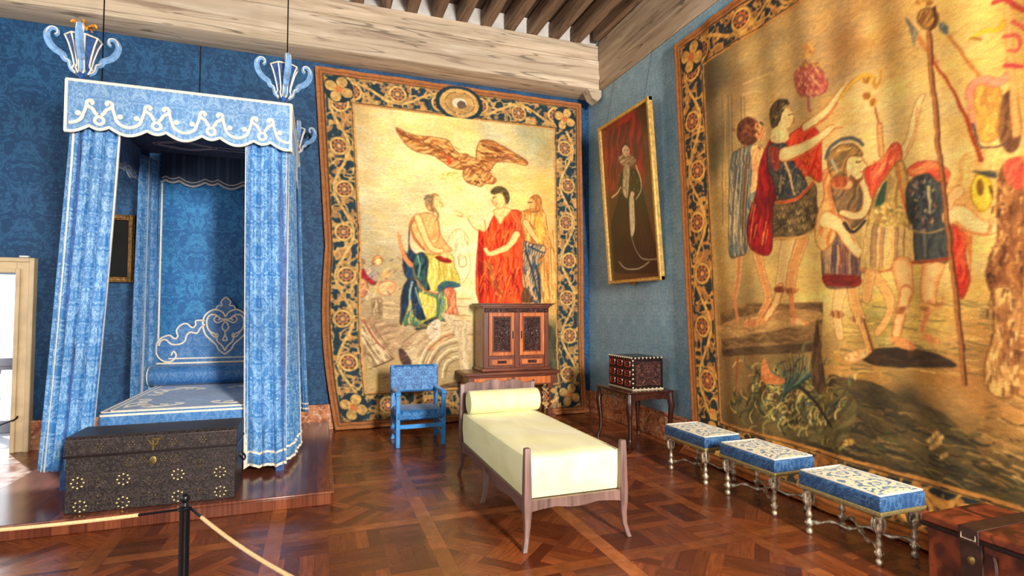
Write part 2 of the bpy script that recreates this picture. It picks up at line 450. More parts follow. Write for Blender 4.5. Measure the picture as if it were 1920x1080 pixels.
# ------------------------------------------------------------------ woven and painted pictures: drawing kit
# The drawings are lists of shapes in image pixel coordinates, projected through the camera to metres on the wall plane;
# the colours end up as a colour attribute of the cloth mesh.
rnd = random.Random(5)
cos, sin = math.cos, math.sin
F = 1.
PIXEL_TO_RAY = ((0.000924158, 1.2824e-05, -0.560566436), (-0.000327262, 3.6214e-05, 1.236533277), (0.0, -0.000979639, 0.568190717))
def frame(x, y): return [r[0]*x+r[1]*y+r[2] for r in PIXEL_TO_RAY]  # camera ray through an image pixel
def T1(x, y):
    r = frame(x, y); k = 8.13/r[1]; return (r[0]*k, 1.7+r[2]*k), k/1020
def T2(x, y):
    r = frame(x, y); k = 4.24/r[0]; return (-r[1]*k, 1.7+r[2]*k), k/1020
def PT(x, y):
    r = frame(x, y); k = 4.16/r[0]; return (-r[1]*k, 1.7+r[2]*k), k/1020
SKINS=((240,190,125),(250,215,150),(225,165,95),(215,150,85),(225,170,100),(205,140,80),(210,145,85))
class D:
    def __init__(s,f): s.f=f; s.L=[]; s.bg=[]
    def P(s,pts,a,b,ang=90,sc=.08,edge=None,smooth=1):
        q=[s.f(*p)[0] for p in pts]
        s.L.append(['P',q,a,b,ang,sc,edge,smooth])
    def S(s,pts,w0,w1,a,b=None,al=1.):
        q=[s.f(*p) for p in pts]; z=q[0][1]
        if min(w0,w1)>=5 and a in SKINS: s.L.append(['S',[p[0] for p in q],(w0*1.15+3)*z*.5,(w1*1.15+3)*z*.5,(150,85,45),None,.8]); w0*=1.15; w1*=1.15; b=b or SKD
        s.L.append(['S',[p[0] for p in q],w0*z*.5,w1*z*.5,a,b,al])
    def E(s,x,y,rx,ry,a,b,rot=0,ang=90,sc=.04,edge=None):
        c,sn=cos(R(rot)),sin(R(rot)); pts=[]
        for k in range(9):
            t=2*math.pi*k/9; u,v=rx*cos(t),ry*sin(t); pts.append((x+u*c-v*sn,y+u*sn+v*c))
        s.P(pts,a,b,ang,sc,edge)
    def B(s,x,y,c): s.bg.append([s.f(x,y)[0],c])
SK=(240,190,125);SKD=(200,125,75);SKL=(250,215,150);BR=(95,50,28);DK=(60,40,30)
def fig1():
    d=D(T1)
    for x,y,c in [(670,215,(175,160,120)),(720,230,(215,190,140)),(780,230,(240,212,145)),(860,240,(240,208,140)),(930,250,(185,180,145)),(1000,262,(160,160,130)),(1040,270,(175,155,105)),
      (680,330,(205,190,150)),(760,320,(248,226,168)),(850,340,(250,225,160)),(970,350,(235,205,135)),(1035,360,(215,175,100)),
      (680,420,(175,168,140)),(730,420,(205,192,155)),(740,350,(238,218,165)),(860,420,(250,232,178)),(1042,450,(222,180,110)),(880,370,(250,225,165)),
      (680,500,(155,145,120)),(720,530,(175,160,125)),(690,620,(150,130,102)),(740,640,(160,140,112)),(800,660,(168,148,118)),(862,600,(205,185,145)),(880,560,(245,225,175)),(860,700,(165,148,115)),(700,720,(165,145,105)),(760,735,(150,130,95)),
      (1045,560,(215,170,95)),(1040,640,(95,95,72)),(1045,720,(105,90,60)),(870,500,(248,230,180)),(880,640,(180,160,125))]: d.B(x,y,c)
    # clouds streaks
    for k in range(46):
        x=rnd.uniform(660,780);y=rnd.uniform(280,460); l=rnd.uniform(20,70)
        c=rnd.choice([(215,200,160),(190,180,150),(250,235,190),(170,165,145)])
        d.S([(x,y),(x+l*.5,y+rnd.uniform(-3,2)),(x+l,y+3)],2,rnd.uniform(2,4),c,None,.3)
    for k in range(26):
        x=rnd.uniform(910,1045);y=rnd.uniform(225,300)
        d.S([(x,y),(x+rnd.uniform(-2,2),y+rnd.uniform(15,50))],1.2,2.5,rnd.choice([(185,185,160),(215,190,130),(150,155,135)]),None,.4)
    # ---- bird
    FB=(150,90,45);FD=(95,52,28);FL=(225,180,110)
    d.P([(742,240),(765,250),(800,256),(838,262),(856,285),(880,292),(885,315),(850,316),(815,292),(785,286),(760,270)],FB,FL,20,.06,BR)
    for k in range(40):
        t=rnd.random(); x=748+t*110; y=250+t*36+rnd.uniform(-10,14)*min(1,t*3+.1)
        l=rnd.uniform(8,18); d.S([(x,y),(x+l*.8,y+l*.35)],2.4,.8,rnd.choice([FD,FB,(190,120,60),FL,(205,95,50)]))
    for k in range(9):
        x=744+k*12; y=246+k*5.5; d.S([(x,y-3),(x+12,y+7),(x+26,y+13)],2.2,1.,rnd.choice([FD,(120,60,30)]))
    d.P([(893,300),(898,268),(915,262),(940,272),(965,288),(989,303),(982,310),(955,304),(930,305),(915,322)],FB,FL,-10,.05,BR)
    for k in range(34):
        t=rnd.random(); x=902+t*66; y=270+t*25+rnd.uniform(-3,22)*(1-t*.75)
        l=rnd.uniform(8,20); d.S([(x,y),(x+l,y+l*rnd.uniform(.15,.5))],2.4,.8,rnd.choice([FD,FB,(85,55,40),FL,(120,60,45)]))
    d.E(888,310,27,13,FB,(230,180,110),22,20,.04,BR)
    d.P([(880,312),(905,318),(915,325),(931,337),(925,344),(910,345),(902,350),(885,346),(873,340),(868,325)],FB,FL,50,.04,BR)
    for k in range(44):
        x=rnd.uniform(862,918);y=rnd.uniform(298,342); l=rnd.uniform(4,10)
        d.S([(x,y),(x+l,y+l*.5)],2.2,.8,rnd.choice([FD,FB,FL,(200,120,60),(120,60,35)]))
    d.E(842,301,4,8,(200,60,25),(225,90,40),-15)
    d.E(845,330,22,9,(248,230,150),(235,205,130),0)
    for k in range(14):
        x=rnd.uniform(825,862);y=rnd.uniform(324,340); d.S([(x,y),(x+5,y+rnd.uniform(-3,3))],1.2,.8,(190,150,80))
    # ---- seated elder left
    BL=(38,70,110);BD=(22,40,66);BLt=(120,150,165);OL=(195,180,80);OD=(120,115,45);OLt=(232,215,120);GR=(60,105,95)
    d.P([(768,420),(766,455),(776,475),(792,480),(800,500),(770,520),(756,500),(765,470)],BL,BD,80,.05,DK)
    d.P([(757,500),(755,470),(765,480),(775,500),(783,520),(780,532),(762,520)],BL,BD,80,.05,DK)
    d.S([(748,442),(752,462),(758,480),(770,497)],6,9,(215,140,90),SKD)
    d.S([(748,444),(746,436)],4,2,(215,140,90))
    d.P([(772,410),(790,400),(808,400),(822,412),(826,440),(838,458),(846,470),(820,478),(800,474),(785,455),(770,430)],SK,(228,160,100),60,.07,(150,80,45))
    d.S([(776,412),(770,425),(778,448),(795,468)],5,5,(165,95,60),(200,125,80))
    d.S([(783,408),(792,432),(800,452),(812,468),(828,470)],11,7,SKL,SK)
    d.S([(822,415),(824,440),(818,455)],3,2,(190,120,75))
    d.E(812,380,14,17,(205,165,110),(150,115,75),20,60,.03,(120,85,50))
    d.E(803,373,9,9,(110,95,75),(185,160,125),0,30,.02)
    d.E(822,382,9,14,SKL,SK,-8)
    d.S([(815,392),(822,404),(818,414)],6,3,(150,110,70),(205,170,120))
    d.S([(824,378),(831,384),(828,388)],1.4,1.4,(170,100,60)); d.S([(812,370),(808,384),(813,398)],3,4,(135,100,65))
    # robe upper
    d.P([(785,478),(800,476),(822,478),(846,476),(853,500),(862,532),(840,535),(820,545),(795,545),(778,520),(775,495)],OL,OLt,85,.07,OD)
    d.P([(780,478),(795,475),(803,492),(800,520),(806,543),(792,540),(780,520),(776,495)],GR,BD,80,.05,DK)
    d.S([(783,480),(788,500),(784,520)],4,2,(110,160,150))
    d.P([(822,535),(838,526),(862,532),(860,538),(840,541),(822,548)],BL,GR,10,.03)
    for k in range(16):
        x=rnd.uniform(806,850); y=rnd.uniform(484,500); d.S([(x,y),(x+rnd.uniform(-5,5),y+20),(x+rnd.uniform(-8,4),y+38)],2.2,1,rnd.choice([(165,150,60),(240,228,150),(205,165,70)]))
    d.P([(815,482),(830,480),(846,488),(842,493),(826,490)],(165,45,30),(120,30,25),0,.03)
    d.E(836,478,9,5,SK,SKL)
    # ghosted pale bearded figure beside
    for k in range(34):
        x=rnd.gauss(862,11); y=rnd.uniform(428,530); d.S([(x,y),(x+rnd.uniform(-4,6),y+rnd.uniform(6,16))],1.6,1,rnd.choice([(225,200,150),(205,180,135),(252,240,200),(190,165,120)]))
    d.S([(838,455),(846,438),(862,430),(876,442),(876,462)],2,2,(205,175,125)); d.S([(858,480),(862,500),(874,496),(872,480)],1.6,1.6,(150,125,90))
    d.S([(878,470),(882,500),(872,525),(862,534)],1.5,1.5,(200,165,115))
    # robe lower
    d.P([(765,526),(785,524),(800,545),(822,550),(836,548),(842,600),(826,602),(808,612),(790,618),(768,608),(755,612),(753,560)],OL,GR,80,.06,DK)
    d.P([(762,528),(776,524),(784,545),(794,575),(802,592),(790,600),(776,590),(770,560),(758,600),(753,610),(753,560)],BD,BL,80,.05,DK)
    d.S([(772,530),(768,555),(770,590)],4,2,(150,175,165)); d.S([(778,540),(788,570),(800,588)],3,2,(130,160,150))
    d.P([(785,548),(805,556),(818,560),(815,590),(800,598),(790,570)],OLt,OL,75,.04)
    d.S([(828,550),(830,575),(827,600)],5,3,(120,160,150),BL); d.S([(836,548),(838,575),(840,598)],3,2,OLt)
    d.S([(782,526),(790,540),(805,548),(820,550)],3,2,(200,110,90))
    d.P([(832,545),(845,538),(854,548),(855,575),(859,590),(848,588),(835,588),(843,570)],(228,160,120),(190,90,65),80,.03,(130,60,40))
    d.P([(800,600),(815,595),(825,600),(812,612),(790,620),(778,616)],BD,OD,10,.04)
    # ---- red robed standing figure
    R1=(205,45,20);R2=(240,95,40);R3=(125,20,15)
    d.P([(898,437),(912,432),(925,405),(937,397),(955,394),(972,395),(984,412),(980,440),(984,470),(978,520),(978,568),(898,568)],R1,R2,100,.05,R3)
    d.P([(896,436),(904,434),(907,500),(905,568),(897,568)],R3,R1,90,.05)
    for k in range(70):
        x=rnd.uniform(905,975); y=rnd.uniform(480,555); l=rnd.uniform(10,34); b=rnd.uniform(-.6,.6)
        d.S([(x,y),(x+b*l*.6,y+l*.5),(x+b*l*.7-2,y+l)],2.2,1,rnd.choice([R3,R2,(250,130,60),(165,25,15),(150,85,40),(205,150,70),R3]))
    for k in range(34):
        x=rnd.uniform(908,972); y=rnd.uniform(408,450); l=rnd.uniform(8,26)
        d.S([(x,y),(x+rnd.uniform(-8,3),y+l)],2.4,1,rnd.choice([R3,R2,(250,120,50),(170,30,18)]))
    for k in range(26):
        x=908+rnd.random()*12+ (k/26)*26; y=488+k*2.9; d.S([(x,y),(x+3,y+5)],2.4,1.4,rnd.choice([(150,110,60),(110,100,50),(200,160,80)]))
    d.P([(925,398),(937,420),(946,408),(958,394),(945,388),(930,392)],SKL,SK,90,.04,(190,110,60))
    d.S([(962,400),(972,420),(968,440)],8,7,(190,90,50),(225,140,80))
    d.S([(968,440),(955,460),(938,470),(918,476),(910,468)],11,6,SKL,SK)
    d.S([(905,430),(893,424),(884,412),(876,405),(866,404)],9,4,SKL,SK); d.S([(868,404),(858,397),(850,396)],3,1.6,SK); d.S([(866,406),(856,404)],2.4,1.2,SKD)
    d.S([(903,436),(888,428),(876,410)],1.6,1.2,(185,95,50))
    d.E(936,376,11,15,SKL,SK,-10,90,.03,(190,120,70))
    d.P([(920,360),(928,351),(942,351),(952,360),(955,372),(951,382),(946,370),(938,362),(926,364)],(100,90,50),(60,50,35),30,.02,DK)
    d.S([(924,371),(929,370)],1.6,1.4,DK); d.S([(922,374),(925,382),(930,386)],1.5,1.2,(190,90,60)); d.E(929,382,4,3,(225,120,80),SK)
    d.S([(940,362),(946,372),(948,384)],3,2,(165,120,60))
    # ---- brown/gold robed figure right
    d.P([(975,405),(985,395),(1010,390),(1022,402),(1028,440),(1040,480),(1048,545),(1045,566),(1020,566),(1010,500),(985,460)],(170,110,45),(232,190,115),92,.05,(110,60,25))
    for k in range(30):
        x=rnd.uniform(1016,1046); y=rnd.uniform(430,480); d.S([(x,y),(x+3,y+rnd.uniform(30,85))],2,1,rnd.choice([(235,200,130),(190,135,65),(150,95,40),(215,150,90)]))
    d.P([(981,455),(1000,458),(1022,462),(1020,478),(1008,490),(1012,520),(1013,566),(1000,566),(985,540),(980,500)],(50,75,100),(215,165,110),75,.035,DK)
    d.S([(984,470),(995,500),(1003,530),(1010,560)],4,3,(35,50,70)); d.S([(990,462),(1008,470),(1021,474)],4,2,(40,60,85)); d.S([(1000,480),(1005,498),(1016,490)],3,2,(60,90,110)); d.S([(988,510),(994,540),(1004,560)],4,3,(222,170,110))
    d.S([(1005,500),(1011,530),(1012,566)],4,4,(40,50,65)); d.P([(980,540),(990,545),(1000,566),(978,566)],(110,75,45),(75,50,35),90,.03)
    d.E(1003,382,12,17,(150,95,45),(210,145,75),10,80,.02,(90,50,25)); d.E(996,384,8,11,SK,(220,150,90)); d.S([(1008,372),(1014,390),(1014,410)],5,4,(205,140,70),(120,70,35))
    d.S([(990,380),(998,379)],1.8,1.6,DK); d.S([(993,392),(999,392)],2,2,(150,80,50))
    d.S([(985,418),(996,436),(1008,452)],9,6,SK,SKL); d.S([(1012,412),(1004,430),(995,420)],4,3,(165,100,45)); d.P([(1004,406),(1018,408),(1020,440),(1012,455),(1004,430)],(215,150,60),(240,190,90),80,.03)
    # ---- little seated figures left
    d.E(680,492,6,8,(170,120,90),(80,70,70)); d.E(709,488,9,9,(215,170,110),(150,100,60),0,0,.03,(140,80,50)); d.E(710,490,5,6,SKL,SK)
    d.P([(671,512),(682,505),(695,510),(708,530),(700,534),(688,524),(672,522)],(160,35,40),(120,30,45),20,.03,DK)
    d.P([(684,498),(695,503),(712,520),(706,528),(692,516)],(130,130,140),(210,180,140),30,.03)
    d.E(683,540,11,18,(150,90,75),(215,165,120),0,60,.03,(110,60,50)); d.E(725,514,8,7,(215,160,100),(240,190,125)); d.E(728,540,17,13,(225,185,140),(205,140,100),-20,30,.03,(170,100,70))
    for k in range(40):
        x=rnd.uniform(668,755);y=rnd.uniform(480,565); d.S([(x,y),(x+rnd.uniform(-8,8),y+rnd.uniform(-2,10))],2,1,rnd.choice([(150,80,70),(235,205,150),(110,85,75),(205,150,110),(95,85,85)]))
    # ---- stones
    ST=(196,180,148);SD=(120,98,75);SL=(225,212,180)
    d.P([(668,600),(690,590),(730,605),(760,612),(758,640),(735,660),(700,650),(672,640)],(175,150,120),(145,118,95),30,.05)
    d.P([(668,605),(682,598),(728,660),(742,672),(708,688),(668,640)],ST,SD,-48,.05,SD,0)
    for k in range(5): d.S([(670+k*9,606+k*1),(712+k*7,678-k*3)],1.5,1.5,rnd.choice([SD,SL]))
    d.S([(700,690),(725,680),(742,672)],3,2,(85,65,50)); d.S([(690,602),(712,640),(725,655)],4,3,(150,85,70))
    d.P([(702,560),(722,562),(722,590),(704,592)],ST,SD,90,.04,SD,0); d.P([(722,560),(752,560),(752,600),(722,596)],(190,170,135),(160,140,110),0,.03,None,0)
    d.P([(760,640),(790,618),(812,622),(825,650),(800,690),(775,690),(755,665)],ST,(160,130,105),40,.06,SD)
    d.P([(750,655),(762,660),(772,680),(768,690),(755,680)],(85,62,60),(60,45,45),60,.04)
    d.P([(800,650),(822,632),(860,610),(862,622),(840,636),(815,656)],(215,150,115),(190,165,120),-30,.04,SD)
    d.P([(800,615),(822,598),(826,625),(812,640)],(232,222,205),(190,170,150),60,.03)
    for r in (22,34,46,58): 
        d.S([(862-r*1.25*cos(a),704-r*1.35*sin(a)) for a in [R(q) for q in range(-5,100,15)]],2,2,SD if r%4 else (150,128,100))
        d.S([(862-(r+5)*1.25*cos(a),704-(r+5)*1.35*sin(a)) for a in [R(q) for q in range(-5,100,15)]],3,3,SL)
    d.P([(828,590),(850,592),(862,600),(880,610),(878,700),(866,704),(858,640)],(180,160,130),(205,190,160),90,.05)
    for y in (560,575,592): d.S([(858,y),(884,y)],2,1.5,(165,135,95))
    for k in range(60):
        x=rnd.uniform(668,878);y=rnd.uniform(570,745); d.S([(x,y),(x+rnd.uniform(5,18),y+rnd.uniform(-5,5))],1.5,1,rnd.choice([(130,108,85),(205,190,155),(110,90,70),(175,140,115)]))
    d.P([(1008,600),(1030,610),(1050,640),(1055,740),(1030,742)],(82,84,66),(60,60,48),90,.06); d.P([(820,725),(880,715),(880,745),(820,745)],(110,88,60),(80,62,45),0,.04)
    return d
def fig2():
    d=D(T2)
    for x,y,c in [(1335,150,(95,82,55)),(1340,300,(100,90,62)),(1400,80,(180,150,95)),(1352,250,(120,100,65)),(1365,330,(205,170,105)),(1380,170,(165,132,85)),(1450,130,(205,170,105)),(1500,60,(185,150,95)),(1545,95,(190,150,95)),(1580,80,(160,120,75)),(1570,130,(170,135,85)),(1600,170,(228,190,120)),(1650,50,(215,170,100)),(1700,150,(228,190,115)),(1800,60,(228,190,112)),(1905,100,(220,172,92)),(1650,250,(238,205,135)),(1400,250,(215,180,115)),(1600,240,(235,200,130)),
      (1730,250,(238,205,130)),(1730,350,(238,205,135)),(1820,300,(235,195,120)),(1350,500,(198,162,95)),(1356,600,(165,128,75)),(1372,440,(205,168,100)),(1560,560,(228,195,115)),(1640,540,(218,190,105)),(1500,540,(225,190,110)),(1530,500,(235,200,125)),(1660,600,(165,150,75)),(1740,600,(185,160,80)),(1700,620,(190,155,85)),(1820,480,(235,200,125)),(1830,560,(220,180,100)),(1830,640,(200,150,85)),
      (1900,650,(160,105,60)),(1380,700,(150,115,68)),(1400,760,(100,80,45)),(1480,700,(125,100,58)),(1500,780,(95,82,45)),(1580,690,(180,135,75)),(1640,705,(175,130,70)),(1750,705,(170,125,65)),(1830,720,(175,125,68)),(1620,780,(62,55,36)),(1700,760,(55,48,32)),(1760,810,(85,68,40)),(1650,840,(58,55,40)),(1850,820,(150,115,65)),(1880,900,(78,70,42)),(1780,880,(66,56,36)),(1905,760,(175,130,75)),(1700,880,(52,46,34)),(1550,830,(60,52,34))]: d.B(x,y,c)
    # clouds
    for k in range(70):
        x=rnd.uniform(1380,1900);y=rnd.uniform(10,240); l=rnd.uniform(15,55); a=rnd.uniform(-.9,-.1)
        d.S([(x,y),(x+l*.5,y+a*l*.5-2),(x+l,y+a*l)],5,3,rnd.choice([(238,200,130),(195,155,95),(215,175,110),(245,215,145),(170,130,80)]),None,.3)
    for k in range(8): d.S([(1355+k*6,180),(1357+k*6,420)],2,2,rnd.choice([(150,115,70),(110,100,75),(185,140,85)]))
    # ground streaks
    for k in range(150):
        x=rnd.uniform(1560,1900);y=rnd.uniform(560,700); l=rnd.uniform(15,60)
        d.S([(x,y),(x+l,y+l*rnd.uniform(-.05,.25))],2.2,1.2,rnd.choice([(235,200,115),(160,125,65),(120,105,55),(200,160,85),(95,90,60),(215,180,100)]))
    # plinth left
    d.P([(1350,588),(1400,570),(1545,566),(1543,640),(1352,655)],(150,115,70),(105,78,48),2,.05,None,0)
    d.P([(1352,655),(1543,640),(1543,655),(1500,662),(1353,668)],(70,52,35),(95,72,45),2,.05,None,0)
    d.P([(1345,612),(1430,585),(1520,580),(1540,600),(1420,625),(1352,635)],(190,150,92),(165,125,75),2,.05)
    # hill and shadows
    d.P([(1553,712),(1590,708),(1650,722),(1700,750),(1750,765),(1790,790),(1840,850),(1880,920),(1700,900),(1560,840)],(62,54,36),(90,74,42),-25,.1)
    for k in range(260):
        x=rnd.uniform(1560,1915); y=rnd.uniform(735,930); l=rnd.uniform(12,50)
        if y<735+(x-1560)*.25 and x<1850: continue
        d.S([(x,y),(x+l*.5,y+l*rnd.uniform(0,.3)),(x+l,y+l*rnd.uniform(.1,.5))],rnd.uniform(2,5),1.5,rnd.choice([(95,85,48),(45,40,28),(130,105,58),(70,80,60),(150,120,68),(40,36,26),(110,80,45)]))
    for k in range(70):
        x=rnd.uniform(1840,1915); y=rnd.uniform(690,900); l=rnd.uniform(12,40)
        d.S([(x,y),(x+l*.5,y+l*.2),(x+l,y+l*.5)],rnd.uniform(2,5),1.5,rnd.choice([(195,150,85),(215,175,105),(140,100,55),(170,125,70)]))
    d.P([(1612,668),(1650,652),(1720,655),(1770,668),(1795,688),(1700,690),(1640,684)],(48,36,26),(70,52,34),5,.05)
    for x,y in [(1745,825),(1755,815),(1765,822),(1760,832),(1750,838),(1772,855)]: d.E(x,y,9,5,(225,185,115),(160,120,70),-25)
    for x,y in [(1562,828),(1575,824),(1590,830)]: d.E(x,y,14,7,(205,165,90),(150,115,60),-10)
    # foliage
    d.P([(1370,770),(1380,745),(1420,735),(1480,720),(1530,705),(1600,740),(1600,800),(1560,840),(1460,800)],(72,66,40),(110,95,55),40,.07)
    for k in range(330):
        x=rnd.gauss(1490,55); y=rnd.gauss(755,38)
        if not(1362<x<1608 and 655<y<838+ (x-1500)*.25): continue
        a=rnd.uniform(-2.6,-.3); l=rnd.uniform(8,26)
        d.S([(x,y),(x+l*.5*cos(a),y+l*.5*sin(a)),(x+l*cos(a+.4),y+l*sin(a+.4))],rnd.uniform(2.5,5.5),1,rnd.choice([(185,170,95),(150,140,70),(215,195,120),(60,62,42),(45,42,30),(110,115,70),(75,95,90),(200,160,90),(90,60,35)]))
    for k in range(14): d.S([(1470,740),(1462+k*5,700),(1450+k*7,662+abs(k-7)*3)],4,1.5,rnd.choice([(50,75,80),(70,100,100),(40,55,50),(120,125,75)]))
    d.P([(1520,700),(1525,640),(1533,600),(1540,645),(1548,720),(1535,740)],(70,50,34),(105,78,48),85,.04)
    d.P([(1430,690),(1436,672),(1448,700),(1470,712),(1460,720),(1432,715)],(175,100,55),(205,130,75),30,.04)
    d.S([(1385,672),(1383,700),(1382,735)],6,3,(150,75,45)); d.S([(1500,725),(1520,745),(1540,770),(1560,800)],8,5,(40,34,26))
    # ============ cloaked bearer far left
    C1=(185,165,125);C2=(85,95,100)
    d.S([(1388,470),(1384,530),(1378,560)],14,10,SKD,SK); d.S([(1378,560),(1385,600)],8,7,SKD)
    d.S([(1420,470),(1432,520),(1440,560),(1425,596)],14,9,(205,140,80),SK); d.E(1412,602,16,7,SK,SKD,-15)
    d.P([(1372,300),(1384,282),(1410,272),(1432,282),(1428,340),(1408,400),(1402,470),(1388,480),(1370,478),(1368,400)],C1,C2,94,.05,(70,55,40))
    for k in range(24): x=rnd.uniform(1374,1412); d.S([(x+6,rnd.uniform(290,320)),(x,380),(x-3,rnd.uniform(420,465))],2.5,1.4,rnd.choice([(225,205,160),C2,(120,80,50),(165,160,140),(70,80,88)]))
    d.P([(1410,275),(1432,282),(1428,340),(1410,362),(1412,320)],SK,(215,150,90),90,.04)
    d.E(1404,246,21,26,(120,65,38),(75,40,26),10,30,.03,(60,35,22)); d.P([(1418,228),(1432,240),(1434,258),(1424,268),(1416,250)],SK,SKD,60,.03)
    for k in range(30):
        x=rnd.gauss(1402,10);y=rnd.gauss(246,13); d.S([(x,y),(x+4,y+4)],4,2,rnd.choice([(165,95,55),(60,32,20),(130,75,40)]))
    # ============ commander in red
    d.S([(1478,450),(1468,500),(1462,540)],26,18,SK,SKL); d.S([(1462,540),(1450,575),(1436,600)],15,9,SK,SKD); d.E(1415,606,22,8,(215,155,90),SKD,-12)
    d.S([(1505,450),(1488,500),(1482,545)],22,16,(215,150,85),SK); d.S([(1482,545),(1486,580),(1494,600)],13,9,SKD); d.E(1498,604,18,6,SK,SKD,12)
    for x,y in [(1462,542),(1484,545)]: d.E(x,y,13,6,(120,60,35),(185,120,70))
    d.P([(1443,262),(1462,262),(1478,300),(1462,350),(1448,400),(1446,465),(1432,478),(1408,462),(1403,420),(1418,370),(1424,310)],(165,25,22),(105,15,18),88,.05,(70,15,12))
    d.P([(1474,262),(1500,240),(1515,232),(1540,252),(1543,300),(1542,342),(1520,330),(1500,330),(1486,300)],(185,35,20),(215,75,35),60,.05,(100,20,15))
    for k in range(24): x=rnd.uniform(1500,1538);y=rnd.uniform(285,330); d.S([(x,y),(x+rnd.uniform(-7,7),y+10)],2.5,1.5,rnd.choice([(240,110,50),(140,20,15),(225,85,40)]))
    for k in range(22): x=rnd.uniform(1410,1440);y=rnd.uniform(380,440); d.S([(x,y),(x-4,y+25)],2.5,1.5,rnd.choice([(205,50,35),(90,10,14),(225,120,60)]))
    d.P([(1440,275),(1470,268),(1486,300),(1512,340),(1515,368),(1490,375),(1460,372),(1448,340),(1438,310)],(48,52,58),(95,90,80),60,.03,(35,30,28))
    d.P([(1441,280),(1458,276),(1464,305),(1455,322),(1444,305)],(165,65,50),(130,45,38),80,.03)
    d.S([(1472,305),(1482,335),(1490,365)],5,4,(225,180,110)); d.S([(1465,330),(1462,360)],6,6,(150,130,90),(80,80,70)); 
    for k in range(40): x=rnd.uniform(1444,1510);y=rnd.uniform(290,372); d.S([(x,y),(x+4,y+3)],2.2,1.2,rnd.choice([(150,135,95),(30,30,36),(190,155,95)]))
    d.P([(1453,375),(1500,370),(1528,345),(1534,380),(1531,428),(1500,442),(1452,448),(1448,410)],(118,98,62),(70,60,42),15,.03,(50,35,25))
    for r in range(4):
        for k in range(9): x=1456+k*9+r*1.5; y=388+r*14-k*1.6; d.S([(x,y),(x+3,y+7),(x+6,y)],2.5,2,rnd.choice([(190,155,95),(60,52,40),(150,120,70)]))
    d.S([(1454,380),(1490,375),(1510,360),(1528,342)],6,6,(205,80,40),(235,170,90)); d.S([(1450,448),(1500,444),(1532,430)],6,6,(215,165,90),(160,110,60))
    d.S([(1512,238),(1545,215),(1565,188),(1580,165)],14,7,SKL,SK); d.S([(1580,165),(1590,152)],5,2,SK); d.S([(1512,248),(1548,225),(1570,195)],3,2,(200,95,45))
    d.S([(1470,290),(1505,278),(1535,262),(1560,240)],22,9,SKL,SK); d.S([(1560,240),(1575,228),(1588,218)],7,3,SK); d.S([(1566,240),(1580,238)],4,2,SKD); d.S([(1475,303),(1515,288),(1545,265)],3,2,(200,110,55))
    d.E(1472,222,16,21,SKL,SK,5,90,.03,(185,115,60)); d.P([(1446,232),(1444,208),(1456,190),(1472,186),(1480,194),(1470,200),(1466,212),(1462,228),(1452,240)],(95,75,42),(50,40,28),60,.02,(50,35,22))
    for k in range(26): t=rnd.random(); x=1448+t*26;y=218-t*28+rnd.uniform(-4,12); d.S([(x,y),(x+4,y-3)],3,1.5,rnd.choice([(165,140,80),(45,35,25),(110,90,50)]))
    d.S([(1479,216),(1485,214)],2.4,2,DK); d.S([(1488,222),(1489,228),(1484,233)],2,1.6,(175,80,50)); d.P([(1452,240),(1474,240),(1478,262),(1455,268),(1444,262)],SKL,SK,90,.03)
    # ============ crouched soldier centre
    d.S([(1580,540),(1572,585),(1578,630)],18,12,SK,SKL); d.S([(1600,510),(1602,560),(1618,610),(1632,655)],20,11,(225,165,95),SK); d.E(1612,665,26,10,SK,SKD,-20)
    for x,y in [(1572,590),(1608,600)]: d.E(x,y,14,7,(225,180,110),(140,85,50),10)
    d.S([(1620,600),(1632,640),(1644,680)],4,3,(80,50,30))
    d.P([(1545,455),(1560,430),(1590,440),(1608,470),(1612,530),(1580,540),(1548,530)],(95,75,80),(165,125,85),88,.04,(60,40,35))
    d.P([(1550,515),(1608,518),(1610,536),(1552,534)],(140,45,30),(100,30,25),0,.03)
    for k in range(14): x=1552+k*4.2; d.S([(x,460),(x-1,512)],2.5,2,rnd.choice([(205,165,100),(60,52,70),(130,60,45),(170,150,110)]))
    d.P([(1545,330),(1556,320),(1565,380),(1570,440),(1548,470),(1530,450),(1535,400),(1548,370)],(232,185,110),(195,120,65),80,.05,(160,85,45))
    d.P([(1562,340),(1585,325),(1612,335),(1628,360),(1628,395),(1610,420),(1590,425),(1570,390)],(95,80,62),(160,120,75),60,.04,(55,38,28))
    d.S([(1552,412),(1580,425),(1595,455),(1612,475)],26,14,SKL,SK); d.S([(1560,395),(1585,418),(1602,455)],3,2,(190,110,60))
    d.S([(1622,340),(1628,365),(1622,395),(1605,405),(1580,398)],17,10,SKL,SK); d.S([(1630,345),(1637,375),(1626,402)],3,3,(110,70,45))
    d.S([(1585,420),(1600,435),(1622,415)],8,5,(45,38,40)); 
    d.S([(1572,340),(1590,345)],22,18,SK,SKD)
    d.P([(1590,292),(1612,290),(1620,302),(1626,312),(1620,318),(1618,330),(1602,338),(1588,328)],SK,SKL,60,.03,(130,75,40))
    d.P([(1556,318),(1556,292),(1572,274),(1598,270),(1614,282),(1618,292),(1596,294),(1586,306),(1582,326),(1564,334)],(190,140,72),(120,96,60),30,.03,(80,50,30))
    d.S([(1596,330),(1608,340),(1618,334)],7,4,(130,75,40)); d.S([(1606,304),(1614,303)],3,2.4,DK); d.S([(1614,322),(1620,322)],2.4,2,(165,60,45))
    d.S([(1552,296),(1562,272),(1584,260),(1606,262),(1618,272)],9,6,(70,75,85),(150,130,90)); d.S([(1562,300),(1570,322)],4,4,(170,170,150)); d.S([(1572,284),(1596,278)],4,3,(225,185,105))
    d.E(1575,340,14,12,(205,110,55),(150,70,40)); 
